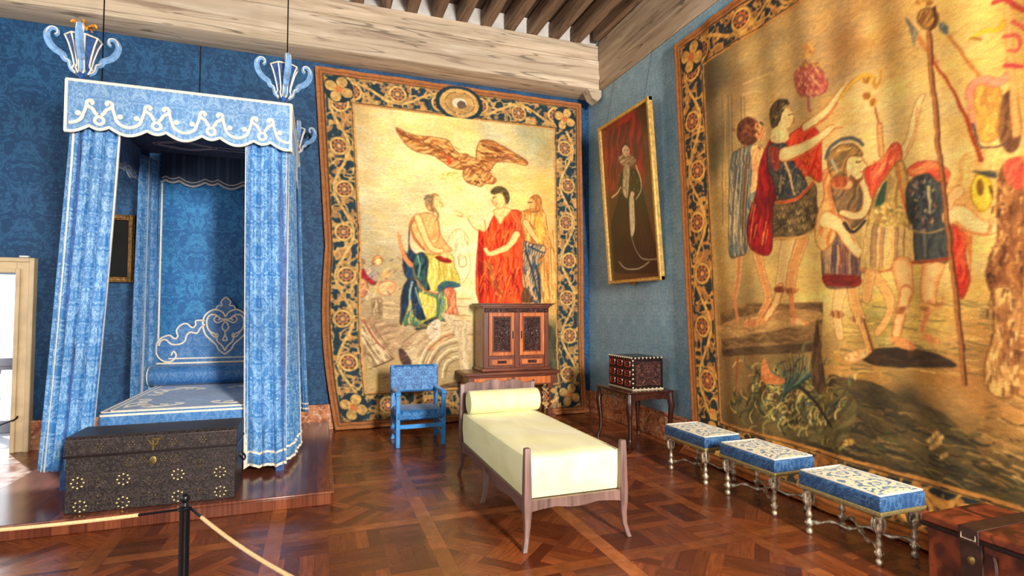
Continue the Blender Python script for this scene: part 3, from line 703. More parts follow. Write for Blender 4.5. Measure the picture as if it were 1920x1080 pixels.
    # raised arm + rose cloak
    d.S([(1690,290),(1708,260),(1716,225),(1724,195),(1732,180)],17,6,SKL,SK); d.S([(1700,285),(1717,245),(1722,200)],2.5,2,(195,120,65))
    d.P([(1622,318),(1650,300),(1672,270),(1688,275),(1690,300),(1668,340),(1640,375),(1628,350)],(220,120,75),(190,60,40),60,.04,(140,50,35))
    for k in range(16): x=rnd.uniform(1630,1680);y=rnd.uniform(285,345); d.S([(x,y),(x-8,y+18)],3,1.5,rnd.choice([(240,170,105),(180,55,38),(225,110,70)]))
    # middle tunic
    d.P([(1636,375),(1660,330),(1690,300),(1704,340),(1705,420),(1716,492),(1690,498),(1650,510),(1612,508),(1622,450)],(205,170,95),(150,120,70),85,.05,(110,75,40))
    d.P([(1640,385),(1652,350),(1662,340),(1655,380)],(40,65,50),(60,80,60),80,.04)
    for k in range(50): x=rnd.uniform(1640,1700);y=rnd.uniform(380,430); d.S([(x,y),(x+5,y+4)],3.5,2,rnd.choice([(215,190,90),(110,105,55),(160,120,60),(235,210,130)]))
    for k in range(24): x=1616+k*4.2; d.S([(x+4,425),(x,500)],2.6,2,rnd.choice([(225,190,125),(120,110,100),(190,110,70),(240,200,130),(150,110,70)]))
    d.S([(1612,505),(1650,510),(1690,498),(1720,494)],5,5,(180,105,55),(220,160,90)); d.S([(1684,310),(1690,360),(1700,400)],6,4,(215,95,55),(225,150,80))
    d.S([(1690,500),(1698,545)],32,24,SK,(225,150,90)); d.S([(1698,545),(1688,590),(1680,628)],19,12,SK,SKD); d.E(1692,645,26,9,(215,150,85),SKD,22); d.E(1690,582,15,7,(235,190,120),(150,90,50))
    d.S([(1640,515),(1668,560),(1662,600),(1645,625)],14,8,(225,170,100),SK); d.S([(1632,515),(1625,560)],18,14,(225,165,95),SK)
    d.S([(1755,490),(1742,540),(1745,565)],32,20,SK,(225,150,85)); d.S([(1745,570),(1735,600),(1730,622)],19,11,SKD,SK); d.E(1748,636,20,7,(215,150,85),SKD,15); d.P([(1728,568),(1762,570),(1770,552),(1768,580),(1730,582)],(150,95,50),(215,160,90),0,.03)
    # dark cuirass soldier
    d.P([(1703,318),(1725,304),(1760,306),(1783,325),(1785,350),(1765,345),(1740,325),(1712,330)],(205,75,50),(235,140,85),10,.04,(150,50,35))
    d.P([(1702,350),(1718,332),(1742,327),(1760,345),(1774,345),(1781,480),(1750,488),(1718,490),(1714,430),(1700,400)],(46,50,54),(72,76,76),88,.05,(30,28,28))
    for k in range(46): x=rnd.uniform(1708,1755);y=rnd.uniform(335,435); d.S([(x,y),(x+rnd.uniform(-4,7),y+5)],2.8,1.5,rnd.choice([(150,150,135),(215,190,135),(170,90,60),(28,28,32),(120,125,120)]))
    d.S([(1702,425),(1720,434),(1750,436),(1772,428)],4,4,(165,135,85),(80,75,60)); d.S([(1742,350),(1745,400)],5,3,(205,185,130)); d.S([(1735,440),(1738,482)],6,5,(105,105,95))
    d.S([(1712,492),(1750,490),(1783,484)],7,7,(140,60,32),(190,110,60))
    # ============ right-hand figures
    d.P([(1786,425),(1800,430),(1818,440),(1812,475),(1820,520),(1806,560),(1795,535)],(185,45,30),(225,95,55),85,.04,(120,30,22)); d.P([(1812,440),(1824,440),(1824,510),(1818,480)],(225,150,70),(195,110,55),88,.04)
    d.P([(1800,300),(1840,275),(1880,280),(1872,400),(1860,440),(1818,440),(1780,400),(1778,350)],(238,195,115),(215,165,95),70,.07)
    d.E(1850,205,33,62,(225,175,75),(185,130,60),-4,85,.06,(150,95,45)); d.P([(1880,180),(1905,170),(1915,250),(1900,285),(1880,275),(1872,240)],(90,58,40),(140,95,55),75,.04)
    d.S([(1820,180),(1823,165),(1840,150),(1870,155),(1890,140)],16,16,(238,150,120),(215,115,90)); d.S([(1820,180),(1824,215),(1830,240)],10,8,(235,150,115)); d.S([(1826,235),(1836,270),(1842,278)],5,7,(60,65,75)); d.S([(1842,278),(1870,275),(1885,268)],4,5,(90,75,70),(150,100,60))
    for k in range(20): x=rnd.uniform(1830,1868);y=rnd.uniform(170,250); d.S([(x,y),(x+3,y+9)],2.6,1.5,rnd.choice([(245,205,110),(165,110,50),(205,150,70)]))
    d.E(1843,362,19,36,(222,190,45),(235,205,80),0,90,.03,(150,110,40)); d.E(1840,352,6,16,(140,95,30),(110,75,25)); d.P([(1828,322),(1865,320),(1868,335),(1850,330)],(60,62,62),(95,85,65),0,.03)
    d.S([(1782,405),(1800,398),(1825,420),(1850,428),(1875,418)],24,20,SKL,SK); d.S([(1790,418),(1820,436),(1860,440)],3,3,(200,120,60)); d.S([(1800,360),(1785,372),(1780,388)],16,9,SK,SKL)
    d.P([(1872,340),(1890,300),(1915,330),(1918,540),(1890,560),(1862,545),(1852,510),(1870,450)],(115,68,38),(165,110,62),70,.05,(75,42,25))
    for k in range(90): x=rnd.uniform(1855,1915);y=rnd.uniform(330,560); d.S([(x,y),(x+rnd.uniform(-8,8),y+12)],3.5,1.5,rnd.choice([(80,45,26),(190,135,78),(225,180,110),(60,36,22),(145,90,50)]))
    d.P([(1880,310),(1915,295),(1919,350),(1895,352)],(190,75,60),(215,115,75),60,.03)
    d.P([(1868,545),(1900,540),(1918,560),(1912,640),(1908,735),(1862,740),(1848,690),(1866,620)],(232,190,115),(150,100,58),85,.06,(120,75,40))
    for k in range(70): x=rnd.uniform(1855,1915);y=rnd.uniform(540,730); d.S([(x,y),(x+rnd.uniform(-6,6),y+14)],3.5,1.5,rnd.choice([(240,205,130),(110,66,38),(205,150,85),(80,48,28)]))
    # poles, standards
    d.S([(1712,50),(1735,88),(1760,118)],7,6,(190,120,65)); d.S([(1748,108),(1780,155),(1806,205),(1825,255),(1842,300)],5,9,(150,55,30),(225,160,90)); d.P([(1700,33),(1720,55),(1716,68)],(70,72,75),(110,105,95),60,.02); d.P([(1708,52),(1722,60),(1716,88)],(110,110,100),(150,140,110),80,.02)
    d.S([(1742,60),(1752,180),(1764,300),(1782,460),(1798,600),(1812,722)],8,8,(165,100,55),(100,58,32)); d.S([(1746,60),(1756,180),(1768,300),(1786,460),(1802,600),(1815,722)],2.5,3,(70,38,22))
    d.S([(1782,68),(1810,105),(1838,142)],6,5,(185,120,60)); d.E(1772,54,7,15,(75,85,90),(190,180,130),-40)
    d.E(1742,35,19,20,(205,155,75),(110,70,35),-20,60,.03,(90,55,28)); d.E(1735,5,16,7,(215,165,80),(140,90,40)); d.S([(1752,15),(1756,40),(1746,55)],6,5,(75,42,22))
    d.S([(1575,185),(1590,165),(1605,150),(1622,142),(1636,150)],6,11,(225,175,60),(175,115,40)); d.S([(1636,150),(1640,165),(1648,150),(1650,132)],6,4,(205,145,55)); d.E(1625,180,8,7,(230,180,80),(165,105,45)); d.E(1636,192,8,8,(225,175,75),(160,100,45)); d.E(1628,150,12,7,(150,95,35),(225,180,80))
    d.S([(1640,202),(1646,235)],3.5,3.5,(160,95,50)); d.S([(1647,235),(1652,290)],7,7,(225,170,100),(190,120,70))
    d.E(1520,95,10,15,(190,130,60),(225,170,90)); d.E(1521,95,4,6,(225,180,110),(200,140,80)); d.P([(1490,138),(1515,122),(1540,130),(1552,155),(1545,175),(1515,182),(1496,172)],(195,105,85),(160,75,65),60,.03,(140,70,55)); d.S([(1518,180),(1520,205),(1524,208)],7,4,(160,90,80))
    for k in range(60): x=rnd.gauss(1520,15);y=rnd.gauss(152,14); d.S([(x,y),(x+4,y+5)],2.8,1.5,rnd.choice([(215,140,110),(150,65,60),(230,180,130)]))
    for k in range(20): x=rnd.gauss(1520,9);y=rnd.gauss(115,10); d.S([(x,y),(x+4,y+3)],3,1.5,rnd.choice([(225,175,90),(150,90,50)]))
    d.S([(1822,75),(1845,58),(1870,55),(1888,30)],6,12,(230,185,45),(200,150,40)); d.S([(1822,72),(1840,75)],3,6,(160,110,40))
    d.S([(1888,-10),(1890,60),(1898,160),(1906,250)],13,13,(232,180,105),(205,140,75)); d.S([(1860,5),(1885,-2),(1910,15),(1925,18)],8,8,(190,60,55),(150,45,40)); d.S([(1880,68),(1905,65),(1912,80),(1905,95),(1890,92)],7,5,(205,90,75)); d.S([(1896,40),(1915,50),(1922,55)],7,6,(210,95,75)); d.S([(1885,122),(1915,125)],9,6,(200,60,70))
    return d
def fig3():
    d=D(PT)
    for x,y,c in [(1140,260,(110,36,20)),(1180,240,(150,30,22)),(1215,210,(80,45,25)),(1150,320,(130,34,22)),(1215,300,(110,64,38)),(1145,400,(84,54,36)),(1150,480,(40,26,20)),(1225,420,(100,62,38)),(1230,480,(70,42,28)),(1160,510,(85,50,28)),(1200,510,(80,46,28))]: d.B(x,y,c)
    R=(165,30,24);RD=(90,18,16)
    d.P([(1140,258),(1180,232),(1205,222),(1212,330),(1200,350),(1190,290),(1175,280),(1160,340),(1145,350)],R,RD,75,.08)
    d.S([(1178,240),(1184,262),(1178,282)],6,4,(110,28,28)); 
    d.P([(1146,500),(1148,420),(1162,370),(1166,330),(1180,318),(1198,322),(1208,360),(1222,430),(1234,500),(1190,508)],(20,15,16),(34,25,23),85,.06,(12,8,8)); d.P([(1168,330),(1180,318),(1196,325),(1204,350),(1208,400),(1222,490),(1160,500),(1155,430),(1165,380),(1162,350)],(28,20,18),(42,30,24),85,.06)
    d.S([(1190,395),(1200,430),(1212,470)],2,2,(62,50,42)); d.S([(1196,392),(1208,430),(1216,465)],2,2,(58,44,36))
    d.E(1180,300,17,11,(215,180,130),(120,85,55),10,0,.03); d.E(1178,283,7,10,(245,200,155),(225,165,120)); d.S([(1172,276),(1178,270),(1185,276)],4,4,(60,35,22))
    d.S([(1175,282),(1177,282)],1.2,1.2,DK); d.S([(1181,282),(1183,282)],1.2,1.2,DK); d.S([(1177,289),(1181,289)],1.2,1.2,(180,70,50))
    d.P([(1174,312),(1184,312),(1182,345),(1178,370),(1170,355)],(225,200,150),(160,135,95),85,.03)
    d.S([(1196,310),(1204,335),(1204,355),(1194,372)],4,3,(225,205,160),(180,155,110)); d.S([(1166,350),(1160,360),(1150,368)],4,4,(235,205,155),SK)
    for k in range(30): x=rnd.uniform(1163,1200);y=rnd.uniform(318,362); d.S([(x,y),(x+2,y+3)],1.4,1,rnd.choice([(150,120,80),(30,22,20),(200,170,120)]))
    d.P([(1182,370),(1190,368),(1191,425),(1183,438)],(232,210,165),(205,178,130),88,.03); d.E(1188,362,4,5,(235,195,150),SK)
    d.S([(1184,440),(1192,465),(1205,482),(1230,482)],1.8,2.5,(195,175,140)); d.S([(1160,488),(1172,500),(1196,500),(1216,488)],2.5,2.5,(205,185,150))
    d.S([(1146,400),(1146,425)],5,7,(60,30,22))
    return d

def vnoise(x, y, seed=0):
    xi = np.floor(x).astype(np.int64); yi = np.floor(y).astype(np.int64); fx = x-xi; fy = y-yi
    fx = fx*fx*(3-2*fx); fy = fy*fy*(3-2*fy)
    def h(a, b):
        n = (a*374761393+b*668265263+seed*1274126177) & 0x7fffffff
        n = ((n ^ (n >> 13))*1274126177) & 0x7fffffff
        return ((n ^ (n >> 16)) & 0xffff)/65535.
    return (h(xi, yi)*(1-fx)+h(xi+1, yi)*fx)*(1-fy)+(h(xi, yi+1)*(1-fx)+h(xi+1, yi+1)*fx)*fy
def fbm(x, y, o=3, seed=0):
    s = 0; a = .5; t = 0
    for k in range(o): s = s+a*vnoise(x*2**k, y*2**k, seed+k*7); t += a; a *= .55
    return s/t
def sst(v, a, b):
    t = np.clip((v-a)/(b-a), 0, 1); return t*t*(3-2*t)
def segdist(X, Y, pts, closed):
    D2 = np.full(X.shape, 1e9); TT = np.zeros(X.shape); n = len(pts); m = n if closed else n-1
    for i in range(m):
        ax, ay = pts[i]; bx, by = pts[(i+1) % n]; dx, dy = bx-ax, by-ay; L = dx*dx+dy*dy+1e-12
        t = np.clip(((X-ax)*dx+(Y-ay)*dy)/L, 0, 1); d = (X-ax-t*dx)**2+(Y-ay-t*dy)**2
        w = d < D2; D2 = np.where(w, d, D2); TT = np.where(w, (i+t)/m, TT)
    return np.sqrt(D2), TT
def inside(X, Y, pts):
    r = np.zeros(X.shape, bool); n = len(pts)
    for i in range(n):
        ax, ay = pts[i]; bx, by = pts[(i+1) % n]
        if ay == by: continue
        r ^= ((ay > Y) != (by > Y)) & (X < (bx-ax)*(Y-ay)/(by-ay)+ax)
    return r
class Painter:
    def __init__(s, X, Y, px): s.X = X; s.Y = Y; s.px = px; s.c = np.zeros((len(X), 3))
    def bg(s, pts, pw=3.):
        W = np.zeros(len(s.X)); acc = np.zeros((len(s.X), 3))
        wx = s.X+.12*(fbm(s.X*3, s.Y*3, 3, 3)-.5); wy = s.Y+.12*(fbm(s.X*3, s.Y*3, 3, 9)-.5)
        for (x, y), c in pts:
            w = 1/(((wx-x)**2+(wy-y)**2)+.004)**(pw/2); W += w; acc += w[:, None]*np.array(c, float)
        s.c = acc/W[:, None]
    def idx(s, pts, pad):
        xs = [p[0] for p in pts]; ys = [p[1] for p in pts]
        return np.nonzero((s.X > min(xs)-pad) & (s.X < max(xs)+pad) & (s.Y > min(ys)-pad) & (s.Y < max(ys)+pad))[0]
    def blend(s, i, a, col): s.c[i] = s.c[i]*(1-a[:, None])+col*a[:, None]
    def run(s, L):
        for k, q in enumerate(L):
            if q[0] == 'P': s.poly(k, *q[1:])
            else: s.stroke(*q[1:])
    def poly(s, k, pts, a, b, ang, sc, edge, smooth):
        if smooth: pts = cr(pts, 5, True)
        i = s.idx(pts, .03)
        if not len(i): return
        X, Y = s.X[i], s.Y[i]; d, _ = segdist(X, Y, pts, True); ins = inside(X, Y, pts)
        sd = np.where(ins, -d, d); al = 1-sst(sd, -s.px, s.px)
        c_, s_ = cos(R(ang)), sin(R(ang)); u = X*c_+Y*s_; v = -X*s_+Y*c_
        wv = v+.25*sc*np.sin(u/sc*1.3+k)
        n = fbm(u/(sc*3.2)+k*3.1, wv/(sc*.55), 3, k)
        m = sst(n, .3, .7)[:, None]
        col = np.array(a, float)*(1-m)+np.array(b, float)*m
        col = col*(.9+.22*fbm(X/.02, Y/.02, 2, k+3))[:, None]
        if edge:
            e = (1-sst(np.abs(sd), .3*s.px, s.px*1.4))[:, None]*.8
            col = col*(1-e)+np.array(edge, float)*e
            al = np.maximum(al, e[:, 0]*.9)
        s.blend(i, al, col)
    def stroke(s, pts, w0, w1, a, b, al0=1.):
        if len(pts) > 2: pts = cr(pts, 4)
        i = s.idx(pts, max(w0, w1)+.02)
        if not len(i): return
        X, Y = s.X[i], s.Y[i]; d, t = segdist(X, Y, pts, False); w = np.maximum(w0+(w1-w0)*t, s.px*.45)
        al = (1-sst(d-w, -s.px*.5, s.px*.6))*al0*.92
        col = np.array(a, float)*np.ones((len(i), 1))
        if b is not None:
            m = sst(d/w*.8+.5*(fbm(X/.04, Y/.04, 2, 5)-.5), .35, .9)[:, None]; col = col*(1-m)+np.array(b, float)*m
        s.blend(i, al, col)

def scroll_border(P, S, T, W, H, seed, cols):
    """S,T = metres from the left and from the bottom of the cloth (W x H); border .5 m wide"""
    bw = .5; outer, navy, gold, ros, inner = [np.array(c, float) for c in cols]
    dl, dr, db, dt = S, W-S, T, H-T
    dist = np.minimum(np.minimum(dl, dr), np.minimum(db, dt))
    vert = (np.minimum(dl, dr) < np.minimum(db, dt))
    s = np.where(vert, T, S); t = dist; L = np.where(vert, H, W)
    i = dist < bw
    c = np.tile(outer, (len(S), 1))*(.85+.3*fbm(s*22, t*60, 3, seed))[:, None]
    stripe = sst(np.abs(t-.055), .006, .012); c = c*(.72+.28*stripe)[:, None]
    mid = (t > .10) & (t < bw-.035)
    tc = .1+(bw-.135)/2
    v = (t-tc)/((bw-.135)/2)                       # -1..1 over the navy ground
    f = navy*(.75+.5*fbm(s*30, t*30, 2, seed+1))[:, None]
    per = .62; ph = s/per*PI
    side = np.where(vert, np.where(dl < dr, 0., .5), np.where(db < dt, .25, .75)); ph = ph+side*3
    # leaves: contour lines of a noise
    n = fbm(s*9+seed, v*1.7+side*9, 2, seed+4); n2 = fbm(s*17+seed, v*3.1+side*5, 2, seed+8)
    leaf = 1-sst(np.abs(n-.5), .05, .08); leaf2 = sst(n2, .56, .60)
    g = gold*(.78+.45*fbm(s*26, t*26, 2, seed+2))[:, None]
    g2 = (gold*.55+ros*.45)
    f = f*(1-.9*leaf[:, None])+g*.9*leaf[:, None]; f = f*(1-.75*leaf2[:, None])+g2*.75*leaf2[:, None]
    vine = 1-sst(np.abs(v-.62*np.sin(ph)), .09, .16)
    f = f*(1-vine[:, None])+g*vine[:, None]
    rim = 1-sst(np.abs(np.abs(v)-.96), .035, .06); f = f*(1-rim[:, None]*.7)+g*rim[:, None]*.7
    # rosettes in the bends
    kk = np.round((ph-PI/2)/PI); sc_ = (kk*PI+PI/2)
    ds = (ph-sc_)/PI*per; sg = np.where(np.mod(kk, 2) == 0, 1., -1.)
    dv = (v+.12*sg)*(bw-.135)/2
    rr = np.sqrt(ds**2+dv**2); an = np.arctan2(dv, ds)
    def lay(f, mask, col): return f*(1-mask[:, None])+col*mask[:, None]
    f = lay(f, 1-sst(rr, .128, .138), navy*.8)
    f = lay(f, 1-sst(np.abs(rr-.112), .014, .022), g)
    f = lay(f, 1-sst(rr, .078+.012*np.cos(an*8), .088+.012*np.cos(an*8)), ros*(.8+.4*fbm(s*50, t*50, 2, seed))[:, None])
    f = lay(f, (1-sst(np.abs(rr-.045), .006, .012))*.8, navy*1.6)
    f = lay(f, 1-sst(rr, .018, .026), g)
    c = np.where(mid[:, None], f, c)
    e = 1-sst(np.abs(t-.1), .004, .01); e2 = 1-sst(np.abs(t-(bw-.035)), .004, .01)
    c = c*(1-e*.7)[:, None]; c = c*(1-e2*.7)[:, None]
    ins = t > bw-.03
    c = np.where(ins[:, None], inner*(.85+.25*fbm(s*25, t*60, 2, seed+5))[:, None], c)
    P.c[i] = c[i]
    # corner palmettes
    for cx, cy in ((.3, .3), (.3, H-.3), (W-.3, .3), (W-.3, H-.3)):
        q = np.sqrt((S-cx)**2+(T-cy)**2); a = np.arctan2(T-cy, S-cx)
        k = q < .2
        P.c[k] = (navy*.85)[None]
        pet = q < .19*np.abs(np.cos(a*2+PI/4))**.4*(1-.0*q)
        kk = pet & k; P.c[kk] = (gold*(.7+.5*fbm(S[kk]*24, T[kk]*24, 2, 4))[:, None])
        kk = k & (q < .05); P.c[kk] = ros
    # middle cartouche of the top border
    q = np.sqrt(((S-W/2)/1.35)**2+(T-(H-.27))**2)
    for r0, r1, col in ((0, .27, navy*.9), (.17, .225, gold), (0, .165, gold*.75+ros*.2), (.08, .15, gold*.9), (0, .085, np.array((214, 206, 190.)))):
        k = (q >= r0) & (q < r1) & (dt < .5); P.c[k] = col*(.8+.35*fbm(S[k]*18, T[k]*18, 2, 6))[:, None]
    k = (np.sqrt((S-W/2-.03)**2+(T-(H-.3))**2) < .075) & (q < .085); P.c[k] = np.array((96, 78, 70.))

def cloth_picture(name, mat, pos, uvq, nu, nv, art, px, parent=None, border=None, tint=(1, 1, 1), back=None, gain=1., warp=.02):
    """grid mesh whose colours are painted; pos(s,t,a,z)->3D ; uvq = corner (a,z): BL, BR, TR, TL"""
    s, t = np.meshgrid(np.linspace(0, 1, nu), np.linspace(0, 1, nv)); s = s.ravel(); t = t.ravel()
    q = np.array(uvq, float)
    q0 = q
    A = ((1-s)*(1-t))[:, None]*q[0]+(s*(1-t))[:, None]*q[1]+(s*t)[:, None]*q[2]+((1-s)*t)[:, None]*q[3]
    P = Painter(A[:, 0], A[:, 1], px); P.bg(art.bg)
    P.c *= (.84+.32*fbm(A[:, 0]*2.2, A[:, 1]*5, 5, 2))[:, None]
    hue = (fbm(A[:, 0]*5, A[:, 1]*9, 4, 21)-.5)[:, None]; P.c = P.c*(1+hue*np.array((.10, -.02, -.30)))
    wx = warp*(fbm(A[:, 0]*9, A[:, 1]*9, 3, 31)-.5); wy = warp*(fbm(A[:, 0]*9, A[:, 1]*9, 3, 37)-.5)
    P.X = A[:, 0]+wx; P.Y = A[:, 1]+wy
    P.run(art.L)
    P.X, P.Y = A[:, 0], A[:, 1]
    if border:
        W, H, seed, cols = border; scroll_border(P, s*W+wx*.8*(np.minimum(s, 1-s)*W > .1)*(np.minimum(t, 1-t)*H > .1), t*H+wy*.8*(np.minimum(s, 1-s)*W > .1)*(np.minimum(t, 1-t)*H > .1), W, H, seed, cols)
    G = P.c.reshape(nv, nu, 3); B = G.copy()
    B[1:-1, 1:-1] = .34*G[1:-1, 1:-1]+.165*(G[:-2, 1:-1]+G[2:, 1:-1]+G[1:-1, :-2]+G[1:-1, 2:])
    P.c = B.reshape(-1, 3)
    P.c *= (.88+.24*fbm(A[:, 0]*30, A[:, 1]*70, 3, 12))[:, None]
    c = np.clip(P.c/255., 0, 1); c = np.where(c <= .04045, c/12.92, ((c+.055)/1.055)**2.4)*np.array(tint)*gain
    c = c/(1+np.maximum(c-.8, 0))
    co = pos(s, t, A[:, 0], A[:, 1])
    idx = np.arange(nu*nv).reshape(nv, nu)
    f = np.stack([idx[:-1, :-1], idx[:-1, 1:], idx[1:, 1:], idx[1:, :-1]], -1).reshape(-1, 4)
    rim = np.concatenate([idx[0, :], idx[1:, -1], idx[-1, -2::-1], idx[-2:0:-1, 0]])
    n0 = nu*nv; m = len(rim); rc = co[rim]+np.array(back or (0, .014, 0)); co = np.vstack([co, rc])
    r2 = np.roll(np.arange(m), -1)
    f = np.vstack([f, np.stack([rim[r2], rim, n0+np.arange(m), n0+r2], -1)])
    c = np.vstack([c, c[rim]])
    off = wloc(parent) if parent else Vector((0, 0, 0)); co = co-np.array(off)
    me = bpy.data.meshes.new(name); me.vertices.add(len(co)); me.loops.add(len(f)*4); me.polygons.add(len(f))
    me.vertices.foreach_set('co', co.astype(np.float32).ravel()); me.loops.foreach_set('vertex_index', f.astype(np.int32).ravel())
    me.polygons.foreach_set('loop_start', np.arange(0, len(f)*4, 4, dtype=np.int32)); me.polygons.foreach_set('use_smooth', [True]*len(f))
    me.update(calc_edges=True)
    ca = me.color_attributes.new(name='weave', type='FLOAT_COLOR', domain='POINT')
    ca.data.foreach_set('color', np.hstack([c, np.ones((len(c), 1))]).astype(np.float32).ravel())
    me.materials.append(M[mat]); o = bpy.data.objects.new(name, me); C.objects.link(o)
    if parent: o.parent = parent
    return o

# ================================================================== THE SETTING
XR, YB, XL, YF = 4.29, 8.2, -5.6, -5.0
ZC = 6.3
struct('floor', MB().box(XL-.2, XR+.2, YF-.2, YB+.2, -.1, 0), 'parquet', smooth=0)
DX0, DX1, DZ = -4.75, -3.43, 2.14          # door opening
w = MB(); w.box(XL-.2, DX0, YB, YB+.45, 0, ZC); w.box(DX1, XR+.2, YB, YB+.45, 0, ZC); w.box(DX0, DX1, YB, YB+.45, DZ, ZC)
struct('wall_back', w, 'wall', smooth=0)
struct('wall_right', MB().box(XR, XR+.3, YF-.2, YB, 0, ZC), 'wall_side_glare', smooth=0)
def wall_openings(mb, lo, hi, opens, f):
    c = lo
    for a, b in opens:
        f(mb, c, a, 0, ZC); f(mb, a, b, 0, .9); f(mb, a, b, 4.4, ZC); c = b
    f(mb, c, hi, 0, ZC)
w = MB(); wall_openings(w, XL-.2, XR, [(-3.3, -1.5), (2.0, 3.1)], lambda m, a, b, z0, z1: m.box(a, b, YF-.25, YF, z0, z1))
struct('wall_front', w, 'wall_plain', smooth=0)
w = MB(); wall_openings(w, YF, YB, [(.35, 2.05), (4.85, 6.35)], lambda m, a, b, z0, z1: m.box(XL-.25, XL, a, b, z0, z1))
struct('wall_left', w, 'wall_side_glare', smooth=0)
struct('ceiling', MB().box(XL-.2, XR+.3, YF-.2, YB+.4, ZC, ZC+.1), 'boards', smooth=0)
# plaster infill between the joists above the wall plate
struct('trim_1', MB().box(XL, XR, 7.86, 7.92, 5.98, ZC), 'plaster', smooth=0)
# big wall plates (beams) with a small roll at the lower edge
b = MB()
prof = [(8.2, 5.25), (7.84, 5.25), (7.76, 5.28), (7.76, 5.42), (7.735, 5.44), (7.735, 5.73), (7.76, 5.76), (7.76, 6.0), (8.2, 6.0)]
b.prism(prof, lambda y, z: (XL, y, z), (XR-XL, 0, 0))
struct('trim_2', b, 'beam', bevel=.01)
b = MB()
prof = [(XR, 5.25), (4.27, 5.25), (4.25, 5.27), (4.25, 5.5), (4.235, 5.52), (4.235, 6.05), (XR, 6.05)]
b.prism(prof, lambda x, z: (x, YF, z), (0, 7.735-YF, 0))
struct('trim_3', b, 'beam_side', bevel=.006)
b = MB(); b.prism([(4.02, 5.25), (4.27, 5.25), (4.27, 5.14), (4.2, 5.05), (4.1, 5.1)], lambda x, z: (x, 7.9, z), (0, -.2, 0))
struct('trim_4', b, 'beam', bevel=.01)
k = 5
for i in range(-16, 9):
    x = .84+.377*i
    struct('trim_%d' % k, MB().box(x-.075, x+.075, YF, 7.88, 6.0, 6.26), 'joist', bevel=.015); k += 1
struct('trim_%d' % k, MB().box(4.12, 4.24, YF, 7.72, 6.05, 6.26), 'joist', bevel=.015)
# marble baseboards
b = MB().box(DX1+.17, XR, YB-.03, YB, 0, .33).box(DX1+.17, XR, YB-.045, YB, .33, .36)
struct('baseboard_back', b, 'marble', bevel=.004)
b = MB().box(XR-.03, XR, YF, YB-.05, 0, .33).box(XR-.045, XR, YF, YB-.05, .33, .36)
struct('baseboard_right', b, 'marble', bevel=.004)
# seams of the wall cloth
for i, (x0, x1, z0, z1) in enumerate([(-1.56, -1.548, 3.9, 5.25)]):
    struct('trim_%d' % (60+i), MB().box(x0, x1, YB-.012, YB-.002, z0, z1), 'black_wood', smooth=0)
# door with stone surround, open to a terrace
d = MB()
for x0, x1 in ((DX0-.16, DX0), (DX1, DX1+.16)): d.box(x0, x1, YB-.07, YB, 0, DZ+.16)
d.box(DX0, DX1, YB-.07, YB, DZ, DZ+.16)
for x0, x1 in ((DX0-.04, DX0), (DX1, DX1+.045)): d.box(x0, x1, YB-.1, YB-.07, 0, DZ+.045)
d.box(DX0, DX1, YB-.1, YB-.07, DZ, DZ+.045)
for x0, x1 in ((DX0-.18, DX0-.13), (DX1+.13, DX1+.18)): d.box(x0, x1, YB-.1, YB-.0, 0, DZ+.18)
d.box(DX0-.13, DX1+.13, YB-.1, YB, DZ+.13, DZ+.18)
for x0, x1 in ((DX0, DX0+.02), (DX1-.02, DX1)): d.box(x0, x1, YB, YB+.44, 0, DZ)
struct('door_1', d, 'stone_frame', bevel=.006)
sensor = obj('door_sensor', MB().box(-3.40, -3.31, YB-.1, YB-.05, DZ+.185, DZ+.205), 'white_plastic', bevel=.003)
tag(sensor, 'tiny white plastic sensor on top of the stone door surround', 'sensor')
struct('trim_70', MB().box(-9, -1.5, YB+.45, YB+5, -.22, -.12), 'terrace', smooth=0)
bal = thing('balustrade', 'grey stone balustrade on the terrace outside the door', 'balustrade', (-4.6, 10.2, -.12))
bb = MB().box(-8.6, -1.8, 10.1, 10.35, .86, .98).box(-8.6, -1.8, 10.14, 10.31, .8, .86); obj('handrail', bb, 'white_stone', bal, bevel=.01)
obj('plinth', MB().box(-8.6, -1.8, 10.1, 10.35, -.12, .06), 'white_stone', bal, bevel=.01)
for i in range(22):
    x = -8.3+i*.29
    obj('baluster', MB().lathe([(.07, .06), (.07, .12), (.035, .16), (.045, .22), (.075, .34), (.07, .44), (.035, .6), (.03, .68), (.055, .72), (.07, .74), (.07, .8)], x, 10.22, 12), 'white_stone', bal)

# low bed platform
dais = MB().box(-2.6, .12, 5.06, YB-.06, 0, .1).box(-2.62, .145, 5.03, YB-.06, .1, .125)
dais = obj('bed_platform', dais, 'dais', bevel=.008); tag(dais, 'low polished wooden platform under the blue canopied bed', 'platform')

# ================================================================== TAPESTRIES AND PICTURES
cols1 = ((150, 98, 60), (30, 52, 68), (190, 156, 98), (176, 108, 66), (186, 142, 90))
f1 = fig1()
ta = thing('wall_tapestry', 'tall tapestry on the back wall with a brown bird above red and blue robed figures', 'tapestry', (2.1, 8.13, 0))
def pos1(s, t, a, z):
    y = 8.125+.010*np.sin(a*7+z*.6)*(1-.6*t)+.006*np.sin(a*17+z)-.06*np.clip(1-z/1.2, 0, 1)**2-.012*np.cos(z*2.3)*(1-t)
    x = a-.10*np.clip(1-np.abs(s)/.3, 0, 1)*np.sin(np.clip(z/2.6, 0, 1)*PI)
    return np.stack([x, y, np.maximum(z, .012)], -1)
cloth_picture('woven_cloth', 'textile', pos1, [(.235, .012), (4.15, .012), (4.115, 5.16), (-.105, 5.175)], 430, 520, f1, .010, ta,
              (4.05, 5.15, 3, cols1), tint=(1.28, 1.13, .9))
obj('hanging_rail', MB().box(-.08, 4.1, 8.16, 8.19, 5.12, 5.17), 'black_wood', ta)
